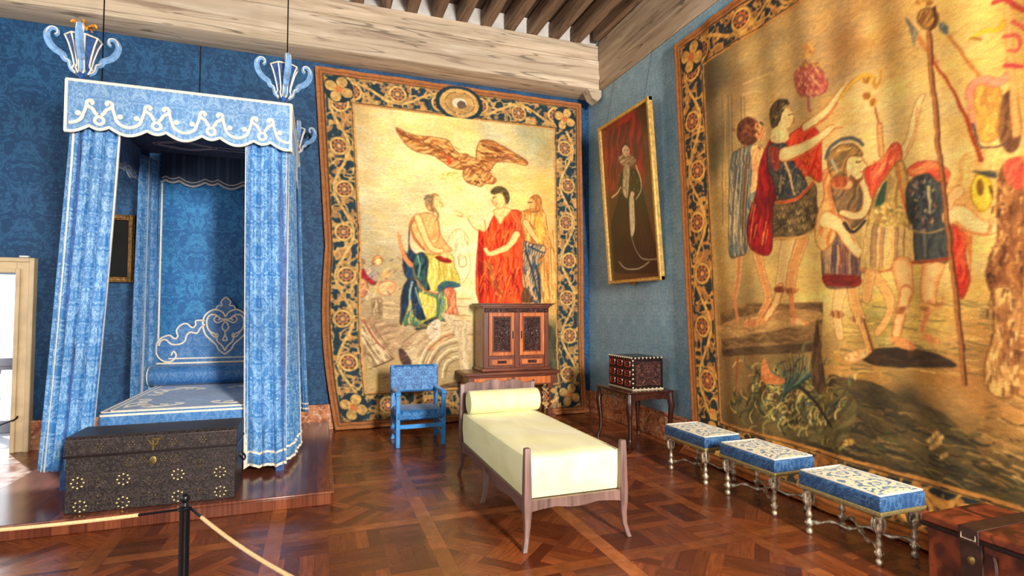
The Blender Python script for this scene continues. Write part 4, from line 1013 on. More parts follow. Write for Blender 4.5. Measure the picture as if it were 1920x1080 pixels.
cols2 = ((170, 106, 54), (40, 46, 48), (214, 158, 78), (186, 98, 50), (196, 138, 70))
f2 = fig2()
tb = thing('wall_tapestry', 'huge golden tapestry on the right wall with soldiers in red cloaks raising arms', 'tapestry', (4.24, 3.3, 0))
def pos2(s, t, a, z):
    x = 4.235+.010*np.sin(a*6+z*.5)+.006*np.sin(a*15+z)-.22*np.clip((.42-z)/.47, 0, 1)**2
    zz = np.where(z > .25, z, .25-(.25-z)*.78)
    return np.stack([x, -a, zz], -1)
cloth_picture('woven_cloth', 'textile', pos2, [(-5.45, -.05), (-.9, -.05), (-.9, 5.08), (-5.75, 5.08)], 560, 620, f2, .008, tb,
              (4.65, 5.13, 8, cols2), back=(.014, 0, 0), tint=(1.16, 1.0, .76))
obj('hanging_rail', MB().box(4.262, 4.285, .95, 5.72, 5.02, 5.07), 'black_wood', tb)
# full-length portrait leaning out from the right wall
por = thing('portrait_painting', 'tall full-length portrait of a person in black gown and white ruff, in thin gilt frame', 'painting', (4.27, 6.71, 2.1))
def ppos(s, t): return (4.225-.17*t, 7.365-1.315*s, 2.11+2.36*t)
f3 = fig3()
cloth_picture('canvas', 'painted', lambda s, t, a, z: np.stack([4.225-.17*t, 7.365-1.315*s, 2.11+2.36*t], -1),
              [(-7.28, 2.13), (-5.98, 2.13), (-6.128, 4.48), (-7.446, 4.49)], 130, 230, f3, .010, por, back=(.02, 0, 0), warp=.01)
def bar(mb, p, q, hw, dep):    # picture-frame bar between two points of the leaning plane
    p, q = Vector(p), Vector(q); t = (q-p).normalized(); n = Vector((-1, 0, -.07)).normalized(); b_ = t.cross(n)
    rr = []
    for c in (p-t*hw, q+t*hw): rr.append([tuple(c+b_*u*hw+n*v) for u, v in ((-1, -.03), (1, -.03), (1, dep*.6), (.45, dep), (-.3, dep*.75), (-1, dep*.9))])
    mb.rings(rr)
for a, b_ in (((0, 0), (1, 0)), ((1, 0), (1, 1)), ((1, 1), (0, 1)), ((0, 1), (0, 0))):
    m_ = MB(); bar(m_, ppos(*a), ppos(*b_), .026, .04); obj('frame', m_, 'gold', por, bevel=.003)
obj('name_plate', MB().box(4.19, 4.2, 6.66, 6.78, 2.05, 2.085), 'gold_dark', por)
for y in (7.2, 6.2): obj('hanging_wire', MB().tube([(4.05, y, 4.4), (4.22, y, 5.25)], .002, 6), 'black_metal', por)
# small dark picture on the wall behind the bed
pic = thing('framed_picture', 'small nearly black picture in a tarnished gilt frame, on the wall behind the bed curtains', 'painting', (-2.55, 8.15, 2.04))
obj('canvas', MB().box(-2.82, -2.30, 8.15, 8.17, 2.11, 2.83), 'canvas', pic)
for x0, x1, z0, z1 in ((-2.88, -2.81, 2.04, 2.9), (-2.30, -2.23, 2.04, 2.9), (-2.81, -2.30, 2.04, 2.11), (-2.81, -2.30, 2.83, 2.9)):
    obj('frame', MB().box(x0, x1, 8.11, 8.18, z0, z1).box(x0+.015, x1-.015, 8.095, 8.11, z0+.015, z1-.015), 'gold_dark', pic, bevel=.006)

# ================================================================== CANOPIED BED
BXL, BXR, BY0, BY1 = -2.13, -.285, 5.76, 7.98
BCX = (BXL+BXR)/2
bed = thing('canopy_bed', 'tall four-poster bed hung with blue damask curtains and scalloped valance', 'bed', (BCX, 6.9, .125))
ZT = 3.73
RING = [-1.876+.4435*i for i in range(4)]
def scal(s, c0, per, zs=3.33):
    d = abs(((s-c0+per/2) % per)-per/2)
    if d < .075: return zs-.028*cos(PI*d/.15)
    return zs-.062*cos(PI*((per/2-d)/(per/2-.075))/2)
def valance(f, s0, s1, n, c0, per, parent, motif=True, mat='valance', trim='cream', name='valance', full=True):
    N_ = int((s1-s0)/.012)
    low = [(s0+(s1-s0)*i/N_, scal(s0+(s1-s0)*i/N_, c0, per)) for i in range(N_+1)]
    mb = MB(); nn = Vector(n)
    A = [[f(s, z, 0) for s, z in low], [f(s, ZT, 0) for s, z in low], [f(s, ZT, -.02) for s, z in low], [f(s, z, -.02) for s, z in low]]
    mb.rings([[A[j][i] for j in range(4)] for i in range(N_+1)])
    va = obj(name, mb, mat, parent)
    t = MB()
    t.tube([f(s, z+.004, .004) for s, z in low], .013, 6, .45, n)
    if full:
        t.tube([f(s0, ZT, .004), f(s1, ZT, .004)], .013, 6, .5, n)
        t.tube([f(s0+.005, ZT, .004), f(s0+.005, low[0][1], .004)], .012, 6, .5, n); t.tube([f(s1-.005, ZT, .004), f(s1-.005, low[-1][1], .004)], .012, 6, .5, n)
    if motif:
        kk = 0; c = c0
        while c-per > s0-.1: c -= per
        cs = []
        while c < s1+.2: cs.append(c); c += per
        for c in cs:
            zr = 3.385
            def P_(pts): 
                q = [f(min(max(c+a, s0+.012), s1-.012), zr+b_, .006) for a, b_ in cr(pts, 6)]
                return q
            if s0+.05 < c < s1-.05:
                ring = [f(c+.034*cos(a), zr+.034*sin(a), .006) for a in [2*PI*i/16 for i in range(16)]]
                t.tube(ring, .0135, 6, .5, n, closed=True)
                for sg in (-1, 1):
                    t.tube(P_([(sg*.036, .148), (sg*.058, .160), (sg*.048, .185), (sg*.024+sg*.002, .17), (sg*.03, .138), (sg*.055, .112), (sg*.088, .118), (sg*.098, .09), (sg*.118, .07), (sg*.15, .066), (sg*.168, .085)] if 0 else
                           [(sg*.066, .142), (sg*.05, .158), (sg*.064, .176), (sg*.088, .168), (sg*.096, .142), (sg*.078, .118), (sg*.05, .1), (sg*.03, .062), (sg*.012, .05)]), .0145, 6, .5, n)
                    t.tube(P_([(sg*.096, .142), (sg*.104, .1), (sg*.112, .07), (sg*.122, .04)]), .0125, 6, .5, n)
                    q = f(c+sg*.158, zr+.052, .006); t.tube([f(c+sg*.158+.012*cos(a), zr+.052+.012*sin(a), .006) for a in [2*PI*i/10 for i in range(10)]], .012, 6, .5, n, closed=True)
            for sg in (-1, 1):
                if s0 < c+sg*per/2 < s1+.1 or s0-.1 < c+sg*per/2 < s1:
                    pts = cr([(sg*.122, .04), (sg*.135, .005), (sg*.165, -.022), (sg*.2, -.036), (sg*per/2, -.04)], 6)
                    pts = [(c+a, zr+b_) for a, b_ in pts if s0+.01 < c+a < s1-.01]
                    if len(pts) > 3: t.tube([f(a, z, .006) for a, z in pts], .0145, 6, .5, n)
    obj('braid', t, trim, va)
    return va
valance(lambda s, z, o: (s, BY0-o, z), BXL, BXR, (0, -1, 0), RING[0], .4435, bed)
valance(lambda s, z, o: (BXR+o, s, z), BY0+.01, BY1, (1, 0, 0), BY0+.22, .4435, bed, False)
valance(lambda s, z, o: (BXL-o, s, z), BY0+.01, BY1, (-1, 0, 0), BY0+.22, .4435, bed, False)
# inside faces of the side and head valances
def lined(f, s0, s1, n, c0):
    t = MB()
    for dz in (.0, .045):
        t.tube([f(s0+(s1-s0)*i/160, scal(s0+(s1-s0)*i/160, c0, .4435)+dz, .004) for i in range(161)], .008, 6, .5, n)
    return t
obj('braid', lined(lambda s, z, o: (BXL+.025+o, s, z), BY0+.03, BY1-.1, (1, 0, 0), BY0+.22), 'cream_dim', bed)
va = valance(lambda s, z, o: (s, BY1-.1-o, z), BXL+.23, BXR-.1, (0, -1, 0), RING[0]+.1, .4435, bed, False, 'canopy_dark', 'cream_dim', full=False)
t = MB()
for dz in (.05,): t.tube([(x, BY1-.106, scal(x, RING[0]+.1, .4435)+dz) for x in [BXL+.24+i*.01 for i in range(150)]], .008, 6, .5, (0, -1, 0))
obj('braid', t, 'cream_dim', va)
# tester
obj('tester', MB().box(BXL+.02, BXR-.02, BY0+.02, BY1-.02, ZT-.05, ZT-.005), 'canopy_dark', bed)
t = MB()
for rx, ry in ((.30, .17), (.25, .12)): t.tube([(-1.55+rx*cos(a)*(1+.12*cos(4*a)), 7.45+ry*sin(a)*(1+.12*cos(4*a)), ZT-.056) for a in [2*PI*i/48 for i in range(48)]], .011, 6, .5, (0, 0, -1), closed=True)
for y in (7.4, 7.52): t.tube([(-1.22, y, ZT-.056), (-.4, y, ZT-.056)], .01, 6, .5, (0, 0, -1))
obj('ceiling_braid', t, 'cream_dim', bed)
# posts
for x, y in ((BXL+.06, BY0+.1), (BXR-.06, BY0+.1), (BXL+.06, BY1-.1), (BXR-.06, BY1-.1)):
    obj('post', MB().box(x-.035, x+.035, y-.035, y+.035, .125, ZT-.05), 'blue_deep', bed)
# curtains
def seglerp(path, s):
    L = [0]
    for i in range(len(path)-1): L.append(L[-1]+math.dist(path[i][:2], path[i+1][:2]))
    d = s*L[-1]
    for i in range(len(path)-1):
        if d <= L[i+1]+1e-9 or i == len(path)-2:
            u = (d-L[i])/max(L[i+1]-L[i], 1e-9); a, b_ = path[i], path[i+1]
            tx, ty = b_[0]-a[0], b_[1]-a[1]; l = math.hypot(tx, ty)
            return (a[0]+tx*u, a[1]+ty*u), (ty/l, -tx/l)
def curtain_f(top, bot, zt, zb, folds, amp, ph=0., seed=0):
    rr = random.Random(seed); fs = [(rr.uniform(.6, 1.2), rr.uniform(-.4, .4)) for _ in range(60)]
    def f(s, t, o=0.):   # t 0 at the top
        p, n1 = seglerp(top, s); q, n2 = seglerp(bot, s)
        e = t**1.25
        x = p[0]*(1-e)+q[0]*e; y = p[1]*(1-e)+q[1]*e; nx = n1[0]*(1-e)+n2[0]*e; ny = n1[1]*(1-e)+n2[1]*e
        k = int(s*folds*.999); am, sh = fs[k]
        fr = (s*folds+ph/6.28+.10*math.sin(2.5*t+k)) % 1.
        wv = .5-1.6*math.exp(-((fr-.5)/.17)**2)+.18*math.sin(4*PI*s*folds+1.3+2*t)
        a = amp*(.75+.35*t)*wv*(.8+.2*math.sin(7.1*s+seed))
        zz = zb(s) if callable(zb) else zb
        return (x+nx*(a+o), y+ny*(a+o), zt+(zz-zt)*t)
    return f
def curtain(top, bot, zt, zb, folds, amp, name='curtain', ph=0., seed=0, trims=(), bottoms=(), wide=1., trim='cream', mat='bed_cloth'):
    f = curtain_f(top, bot, zt, zb, folds, amp, ph, seed)
    mb = MB(); mb.sheet(lambda s, t: f(s, t), int(folds*16), 36, wide, 3.3)
    cu = obj(name, mb, mat, bed, smooth=180, solid=.008)
    t = MB()
    for s, w_ in trims:
        ds = w_
        mb2 = []
        for i in range(61):
            u = i/60; a = Vector(f(max(s-ds, 0), u, .011)); b_ = Vector(f(min(s+ds, 1), u, .011)); c = Vector(f(max(s-ds, 0), u, -.009)); d_ = Vector(f(min(s+ds, 1), u, -.009))
            mb2.append([tuple(a), tuple(b_), tuple(d_), tuple(c)])
        t.rings(mb2)
    for u, hw in bottoms:
        rr = []
        N_ = int(folds*16)
        for i in range(N_+1):
            s = i/N_; dz = hw
            p = Vector(f(s, u, .012)); q = Vector(f(s, u, -.010)); rr.append([(p.x, p.y, p.z-dz), (p.x, p.y, p.z+dz), (q.x, q.y, q.z+dz), (q.x, q.y, q.z-dz)])
        t.rings(rr)
    obj('braid', t, trim, cu)
    return cu
zb_r = lambda s: .18+.028*abs(math.sin(s*PI*9))
curtain([(-.70, 5.84), (-.50, 5.83), (-.32, 5.83), (-.30, 6.0), (-.29, 6.55)], [(-.655, 5.84), (-.48, 5.80), (-.335, 5.79), (-.27, 6.0), (-.19, 6.7)], 3.55, zb_r, 12, .042, ph=.6, seed=3,
        trims=((.008, .010), (.345, .010), (.965, .012)), bottoms=((.999, .012), (.962, .010)), wide=1.6)
curtain([(-2.12, 6.25), (-2.115, 5.86), (-2.06, 5.83), (-1.72, 5.83)], [(-2.30, 6.2), (-2.25, 5.86), (-2.18, 5.82), (-1.885, 5.83)], 3.55, .30, 8.5, .042, ph=2.2, seed=5,
        trims=((.50, .014), (.56, .010), (.988, .012)), wide=1.3)
curtain([(-2.03, 7.46), (-1.92, 7.88)], [(-2.05, 7.42), (-1.90, 7.88)], 3.55, .5, 3.5, .022, ph=.5, seed=8, trims=((.45, .015),), wide=.7, trim='cream_dim')
curtain([(-.40, 7.9), (-.30, 7.72), (-.27, 7.5)], [(-.36, 7.9), (-.22, 7.74), (-.13, 7.62)], 3.55, .36, 3.5, .02, ph=.5, seed=9, bottoms=((.985, .010), (.965, .008)), wide=.7)
# head cloth and shaped headboard
obj('head_cloth', MB().box(BXL+.2, BXR-.1, 7.93, 7.955, .5, ZT-.06), 'head_cloth', bed)
t = MB().box(-1.905, -1.885, 7.918, 7.932, 1.28, 3.3); obj('braid', t, 'cream', bed, bevel=.003)
HB = {'a': [(-0.603, 1.124), (-0.575, 1.173), (-0.548, 1.113), (-0.598, 1.051), (-0.684, 1.052), (-0.757, 1.129), (-0.765, 1.247), (-0.733, 1.325), (-0.674, 1.363), (-0.622, 1.372), (-0.569, 1.332), (-0.535, 1.361), (-0.551, 1.431), (-0.512, 1.496), (-0.443, 1.52), (-0.38, 1.469), (-0.341, 1.499), (-0.337, 1.555), (-0.239, 1.558)],
      'b': [(-0.739, 1.246), (-0.72, 1.305), (-0.664, 1.32), (-0.603, 1.263), (-0.516, 1.261), (-0.456, 1.3), (-0.439, 1.369), (-0.396, 1.409), (-0.325, 1.398), (-0.282, 1.468), (-0.235, 1.508)],
      'c': [(0, 1.602), (-0.042, 1.669), (-0.134, 1.696), (-0.223, 1.639), (-0.26, 1.538), (-0.236, 1.397), (-0.172, 1.315), (-0.107, 1.252), (-0.07, 1.181), (0, 1.121)],
      'd': [(0, 1.577), (-0.05, 1.577), (-0.114, 1.629), (-0.187, 1.619), (-0.216, 1.538), (-0.192, 1.436), (-0.11, 1.374), (-0.09, 1.293), (-0.034, 1.231), (0, 1.168)],
      'e': [(0, 1.56), (-0.049, 1.547), (-0.094, 1.527), (-0.131, 1.558), (-0.118, 1.602), (-0.081, 1.608), (-0.068, 1.573), (-0.091, 1.561)],
      'f': [(-0.192, 1.436), (-0.136, 1.354), (-0.091, 1.344), (-0.082, 1.374), (-0.106, 1.395)],
      'g': [(-0.116, 1.7), (-0.089, 1.745), (-0.044, 1.751), (-0.054, 1.802), (0, 1.86)],
      'h': [(0, 1.526), (-0.012, 1.532), (-0.039, 1.465), (0.003, 1.403), (-0.009, 1.352), (-0.026, 1.302), (0, 1.301)]}
HX = -1.139
outl = cr(HB['a'][4:], 4)+cr([(-.239, 1.56), (-.2, 1.66), (-.116, 1.71), (-.1, 1.76), (-.06, 1.80), (0, 1.865)], 4)
outl = [(-.76, .72)]+[p for p in outl]
poly = [(HX+a, b_) for a, b_ in outl]+[(HX-a, b_) for a, b_ in outl[::-1]]
hb = obj('headboard', MB().prism(poly, lambda x, z: (x, 7.925, z), (0, -.045, 0)), 'bed_top', bed, smooth=0)
t = MB()
for kx, pts in HB.items():
    for sg in (-1, 1):
        q = [(HX+(a if sg < 0 else -a), 7.877, b_) for a, b_ in cr(pts, 5)]
        t.tube(q, .0105 if kx in 'abcd' else .009, 6, .6, (0, -1, 0))
t.box(HX-.76, HX+.76, 7.868, 7.88, 1.015, 1.035); t.box(HX-.63, HX+.63, 7.868, 7.88, 1.075, 1.09)
obj('scroll_braid', t, 'cream', hb)
# bed base cloth
obj('bed_skirt', MB().box(-1.87, -.42, 5.92, 7.86, .2, .62), 'bed_top', bed, bevel=.01)
# ---- finials: flat sided vases with four scroll handles
def finial(cx, cy, z0, h=.55, top=False):
    s = h/.55
    mb = MB(); prof = [(.022, 0), (.03, .03), (.02, .05), (.05, .09), (.075, .13), (.06, .17), (.075, .25), (.105, .36), (.13, .42), (.135, .425), (.06, .425), (.035, .47), (.03, .50), (.012, .52)]
    mb.rings([[(cx+r*s*cos(2*PI*k_/8+PI/8), cy+r*s*sin(2*PI*k_/8+PI/8), z0+z*s) for k_ in range(8)] for r, z in prof])
    fo = obj('finial', mb, 'blue_deep', bed, smooth=20)
    rb = MB()
    for k_ in range(8):
        a = 2*PI*k_/8+PI/8
        rb.tube([(cx+(r+.003)*s*cos(a), cy+(r+.003)*s*sin(a), z0+z*s) for r, z in prof[3:10]], .0075*s, 6)
    rb.tube([(cx+.137*s*cos(2*PI*k_/8+PI/8), cy+.137*s*sin(2*PI*k_/8+PI/8), z0+.425*s) for k_ in range(8)], .008*s, 6, closed=True)
    obj('rib', rb, 'cream', fo)
    for k_ in range(4):
        a = PI*k_/2+R(12)
        pts = cr([(.05, .10), (.085, .13), (.10, .19), (.13, .21), (.15, .25), (.21, .29), (.25, .35), (.262, .42), (.235, .47), (.195, .468), (.185, .43), (.205, .41)], 5)
        n_ = len(pts); wd = [.014+.015*math.sin(PI*min(1, i/n_*1.1))**2 for i in range(n_)]
        hm = MB(); N_ = (-sin(a), cos(a), 0)
        P3 = [(cx+r*s*cos(a), cy+r*s*sin(a), z0+z*s) for r, z in pts]
        hm.tube(P3, [w_*s for w_ in wd], 4, 1.1, N_)
        ha = obj('handle', hm, 'blue_pale', fo, smooth=25)
        eb = MB()
        for sg in (-1, 1):
            eb.tube([(p[0]+N_[0]*.021*s*sg, p[1]+N_[1]*.021*s*sg, p[2]+.003) for p in P3], .0055*s, 5)
        obj('edging', eb, 'cream', ha)
    if top:
        pm = MB()
        for a0 in (0, 1, 2, 3, 4):
            a = 2*PI*a0/5
            pm.tube(cr([(cx, cy, z0+.5*s), (cx+.03*cos(a), cy+.03*sin(a), z0+.55*s), (cx+.08*cos(a), cy+.08*sin(a), z0+.565*s), (cx+.1*cos(a), cy+.1*sin(a), z0+.54*s)], 4), [.012+.006*math.sin(i) for i in range(13)], 6)
        obj('gilt_tuft', pm, 'orange_gold', fo)
finial(-2.045, 5.86, ZT, .54, True); finial(-.365, 5.86, ZT, .53); finial(-.335, 7.85, ZT, .53); finial(-2.07, 7.85, ZT, .53)
for x, y in ((-.34, 5.9), (-2.04, 6.3)):
    obj('suspension_rod', MB().tube([(x, y, ZT-.01), (x, y, 6.0)], .0065, 6), 'black_metal', bed)

# mattress, coverlet and bolster of the canopied bed
cov = thing('bed_mattress', 'blue damask mattress cover with cream braid lines lying on the canopied bed', 'mattress', (BCX, 6.8, .62))
def top_z(x, y): return .765+.012*math.sin(x*5)*math.sin(y*3)
mb = MB(); mb.box(-1.87, -.42, 5.90, 7.84, .62, .765); obj('cover', mb, 'bed_top', cov, bevel=.03)
t = MB()
for e in (0., .055):
    t.box(-1.86+e, -.43-e, 5.903+e, 5.918+e, .762, .770); t.box(-1.86+e, -1.845+e, 5.903+e, 7.8, .762, .770); t.box(-.445-e, -.43-e, 5.903+e, 7.8, .762, .770)
t.box(-1.85, -.44, 5.892, 5.902, .73, .748)
obj('braid', t, 'cream', cov)
for mx in (1, -1):
    for my in (0, 1):
        t = MB()
        def g(a, b_): return (HX+mx*(a-.0), (6.12+b_) if my == 0 else (7.42-b_), .768)
        for pts in ([(-.6, .03), (-.52, .12), (-.4, .1), (-.36, .02), (-.28, .0), (-.25, .08), (-.32, .12)], [(-.6, .1), (-.6, .25), (-.5, .3), (-.47, .22), (-.53, .18)], [(-.45, .02), (-.35, -.03), (-.2, .03), (-.12, .12), (-.2, .16)], [(-.56, .35), (-.48, .42), (-.52, .5), (-.6, .48)]):
            t.tube([g(*p) for p in cr(pts, 6)], .013, 6, .35, (0, 0, 1))
        obj('scroll_embroidery', t, 'cream', cov)
bol = thing('bed_bolster', 'blue damask bolster against the headboard of the canopied bed', 'bolster', (BCX, 7.7, .77))
def roll(mb, x0, x1, y, z, ry, rz, n=24, e=.03):
    xs = [x0, x0+e*.3, x0+e, x1-e, x1-e*.3, x1]; ks = [.8, .95, 1, 1, .95, .8]
    mb.rings([[(x, y+ry*k_*cos(2*PI*i/n), z+rz*k_*sin(2*PI*i/n)) for i in range(n)] for x, k_ in zip(xs, ks)])
mb = MB(); roll(mb, -1.93, -.42, 7.73, .888, .135, .122); obj('cover', mb, 'bed_top', bol, smooth=50)
t = MB(); t.tube([(-1.932, 7.73+.12*cos(2*PI*i/24), .888+.11*sin(2*PI*i/24)) for i in range(24)], .008, 6, closed=True); obj('piping', t, 'cream', bol)

# ================================================================== STUDDED CHEST ON THE PLATFORM
ch = thing('studded_chest', 'dark tooled-leather chest with brass stud rosettes on the platform before the canopied bed', 'chest', (-1.23, 5.35, .125))
CX0, CX1, CY0, CY1 = -1.82, -.645, 5.125, 5.57
obj('body', MB().box(CX0, CX1, CY0, CY1, .125, .555), 'chest', ch, bevel=.006)
lid = MB(); lid.rings([[(x, CY0-.008, .56), (x, CY0-.008, .69), (x, CY0+.02, .712), (x, CY1-.02, .712), (x, CY1, .69), (x, CY1, .56)] for x in (CX0-.008, CX1+.008)])
lid = obj('lid', lid, 'chest', ch, bevel=.004)
obj('lid_edge', MB().box(CX0-.014, CX1+.014, CY0-.014, CY1, .555, .572), 'black_wood', lid)
def rosette(x, z, r, n, parent, mat='brass', y=None):
    m_ = MB(); y = CY0-.001 if y is None else y
    def dot(px_, pz_, rr): 
        m_.rings([[(px_+rr*k_*cos(2*PI*i/8), y-h_, pz_+rr*k_*sin(2*PI*i/8)) for i in range(8)] for k_, h_ in ((1, 0), (.8, .004), (.3, .006))])
    dot(x, z, r*.16)
    for i in range(n): a = 2*PI*i/n; dot(x+r*cos(a), z+r*sin(a), r*.2)
    obj('stud_rosette', m_, mat, parent)
for x, z in ((-1.74, .36), (-1.72, .18), (-1.44, .36), (-1.44, .18), (-1.065, .36), (-1.06, .185), (-.76, .35), (-.755, .19)): rosette(x, z, .040, 8, ch)
for x, z in ((-1.59, .35), (-1.59, .22), (-1.25, .33), (-1.25, .21), (-.91, .30), (-.90, .20)): rosette(x, z, .032, 3, ch, 'dull_brass')
for x, z in ((-1.40, .49), (-1.09, .49), (-.91, .44)): rosette(x, z, .030, 10, ch, 'dull_brass')
for x, z in ((-1.31, .50), (-1.17, .50)): rosette(x, z, .020, 6, ch)
for x in (-1.60, -1.39, -1.10, -.89): rosette(x, .63, .022, 6, lid, 'brass', CY0-.009)
m_ = MB(); m_.rings([[(-1.24+.024*k_*cos(2*PI*i/14), CY0-h_, .49+.034*k_*sin(2*PI*i/14)) for i in range(14)] for k_, h_ in ((1, 0), (1, .005), (.7, .008))]); m_.box(-1.246, -1.234, CY0-.012, CY0-.006, .474, .5)
obj('lock_plate', m_, 'dull_brass', ch)
m_ = MB(); m_.tube(cr([(-1.275, CY0-.012, .655), (-1.25, CY0-.012, .62), (-1.23, CY0-.014, .612), (-1.21, CY0-.012, .635), (-1.205, CY0-.012, .66)], 5), .007, 6); m_.box(-1.25, -1.19, CY0-.014, CY0-.006, .655, .668); m_.box(-1.247, -1.233, CY0-.014, CY0-.006, .57, .66)
obj('hasp', m_, 'dull_brass', lid)
m_ = MB(); m_.tube(cr([(CX1+.01, 5.28, .44), (CX1+.04, 5.29, .40), (CX1+.045, 5.35, .385), (CX1+.04, 5.41, .40), (CX1+.01, 5.42, .44)], 5), .008, 6)
obj('side_handle', m_, 'black_metal', ch)

# ================================================================== DAYBED
db = thing('daybed', 'narrow dusky walnut daybed frame with wavy headboard and curved legs', 'daybed', (1.8, 4.6, 0))
DX_0, DX_1, DY0, DY1 = 1.385, 2.20, 3.64, 5.53
def leg(mb, x, y, z0, z1, sx, sy):
    # curved foot flaring outward, straight post above
    rings = []
    for z, o_, w_ in ((0, .03, .019), (.03, .022, .017), (.10, .006, .018), (.18, .0, .023), (.26, .0, .028), (.33, 0, .030), (z1*.5+.15, 0, .027), (z1-.01, 0, .022), (z1, 0, .018)):
        if z > z1: continue
        cx_, cy_ = x+sx*o_, y+sy*o_
        rings.append([(cx_-w_, cy_-w_, z), (cx_+w_, cy_-w_, z), (cx_+w_, cy_+w_, z), (cx_-w_, cy_+w_, z)])
    mb.rings(rings)
for x, sx in ((DX_0+.02, -1), (DX_1-.02, 1)):
    m_ = MB(); leg(m_, x, DY0+.01, 0, .715, sx, -1); obj('foot_post', m_, 'daybed', db, bevel=.005)
    m_ = MB(); leg(m_, x, DY1-.02, 0, .93, sx, 1); obj('head_post', m_, 'daybed', db, bevel=.005)
    m_ = MB(); leg(m_, x, 4.66, 0, .31, sx, 0); obj('leg', m_, 'daybed', db, bevel=.005)
    m_ = MB(); pts = [(DY0+.03, .345), (DY1-.04, .345), (DY1-.04, .24)]+[(DY1-.04-(DY1-DY0-.07)*u, .27-.03*abs(math.cos(PI*u*3))**2) for u in [i/36 for i in range(1, 36)]]+[(DY0+.03, .24)]
    m_.prism(pts, lambda y, z: (x-.014, y, z), (.028, 0, 0)); obj('side_rail', m_, 'daybed_y', db)
m_ = MB(); pts = [(DX_0+.04, .345), (DX_1-.04, .345)]+[(DX_1-.04-(DX_1-DX_0-.08)*u, .262+.028*math.sin(PI*u)**.6-.022*(abs(u-.5) < .22)*math.cos(PI*(u-.5)/.44)) for u in [i/40 for i in range(41)]]
m_.prism(pts, lambda x, z: (x, DY0-.005, z), (0, .028, 0)); obj('foot_rail', m_, 'daybed', db)
m_ = MB(); top = [(DX_0+.04+(DX_1-DX_0-.08)*u, .925+.028*math.sin(PI*u)+.012*math.sin(PI*u*6)) for u in [i/48 for i in range(49)]]
m_.prism([(DX_0+.04, .3)]+top+[(DX_1-.04, .3)], lambda x, z: (x, DY1-.035, z), (0, .028, 0)); obj('headboard', m_, 'daybed', db)
obj('slats', MB().box(DX_0+.04, DX_1-.04, DY0+.03, DY1-.05, .315, .34), 'daybed_y', db)
ma = thing('daybed_mattress', 'pale yellow mattress on the walnut daybed', 'mattress', (1.79, 4.55, .345))
mb = MB()
nx, ny = 14, 30
x0_, x1_, y0_, y1_ = 1.41, 2.17, 3.685, 5.46
def mt(x, y):
    u = (x-x0_)/(x1_-x0_); v = (y-y0_)/(y1_-y0_); e = min(u, 1-u, v*2.2, (1-v)*2.2)
    return .628+.022*min(1, e*7)**.5+.005*math.sin(x*9+y*4)*min(1, e*8)+.006*math.sin(y*11+x*3)*min(1, e*8)
top = [[(x0_+(x1_-x0_)*i/nx, y0_+(y1_-y0_)*j/ny) for i in range(nx+1)] for j in range(ny+1)]
vs = [(x, y, mt(x, y)) for r_ in top for x, y in r_]; fs = []
for j in range(ny):
    for i in range(nx): a = j*(nx+1)+i; fs.append((a, a+1, a+nx+2, a+nx+1))
rim = [i for i in range(nx+1)]+[(j+1)*(nx+1)+nx for j in range(ny)]+[ny*(nx+1)+i for i in range(nx-1, -1, -1)]+[j*(nx+1) for j in range(ny-1, 0, -1)]
lv = [[], [], []]
b0 = len(vs)
for L_, (z, o_) in enumerate(((.615, .006), (.48, .010), (.347, .002))):
    for i in rim:
        x, y = vs[i][:2]; cx_, cy_ = (x0_+x1_)/2, (y0_+y1_)/2
        ox = (1 if x > x1_-.001 else -1 if x < x0_+.001 else 0)*o_; oy = (1 if y > y1_-.001 else -1 if y < y0_+.001 else 0)*o_
        lv[L_].append(len(vs)); vs.append((x+ox, y+oy, z))
seq = [rim]+lv
for a, b_ in zip(seq[:-1], seq[1:]):
    for i in range(len(rim)): j = (i+1) % len(rim); fs.append((a[i], a[j], b_[j], b_[i]))
fs.append(tuple(lv[-1]))
mb.add(vs, fs); obj('cover', mb, 'yellow', ma, smooth=60)
t = MB(); t.tube([(vs[i][0], vs[i][1], .63) for i in rim], .005, 6, closed=True); obj('piping', t, 'yellow', ma)
bo = thing('daybed_bolster', 'pale yellow cylindrical bolster at the head of the daybed mattress', 'bolster', (1.79, 5.33, .65))
mb = MB(); roll(mb, 1.425, 2.165, 5.335, .765, .115, .115, 28, .02); obj('cover', mb, 'yellow', bo, smooth=50)
for x in (1.43, 2.16): obj('piping', MB().tube([(x, 5.335+.108*cos(2*PI*i/28), .765+.108*sin(2*PI*i/28)) for i in range(28)], .005, 6, closed=True), 'yellow', bo)

# ================================================================== BLUE ARMCHAIR
cc = thing('armchair', 'low armchair covered all over in bright blue damask, before the back wall tapestry', 'chair', (1.2, 7.05, 0))
AX0, AX1, AY0, AY1 = .90, 1.53, 6.80, 7.36
def sq(mb, x, y, z0, z1, w_=.025): mb.box(x-w_, x+w_, y-w_, y+w_, z0, z1)
for x in (AX0+.03, AX1-.03):
    m_ = MB(); sq(m_, x, AY0+.03, 0, .655); obj('front_leg', m_, 'chair_paint', cc, bevel=.006)
    m_ = MB(); m_.rings([[(x-.025, y-.025, z), (x+.025, y-.025, z), (x+.025, y+.025, z), (x-.025, y+.025, z)] for y, z in ((AY1-.03, 0), (AY1-.03, .5), (AY1+.04, .96))]); obj('back_leg', m_, 'chair_paint', cc, bevel=.006)
    m_ = MB(); m_.rings([[(x-.032, y, z-.018), (x+.032, y, z-.018), (x+.032, y, z+.018), (x-.032, y, z+.018)] for y, z in ((AY0-.02, .655), (AY0+.06, .672), (AY0+.3, .655), (AY1-.02, .665))]); obj('armrest', m_, 'chair_paint', cc, bevel=.01)
    m_ = MB(); m_.box(x-.015, x+.015, AY0+.05, AY1-.05, .10, .14).box(x-.015, x+.015, AY0+.05, AY1-.05, .24, .275); obj('side_stretcher', m_, 'chair_paint', cc, bevel=.004)
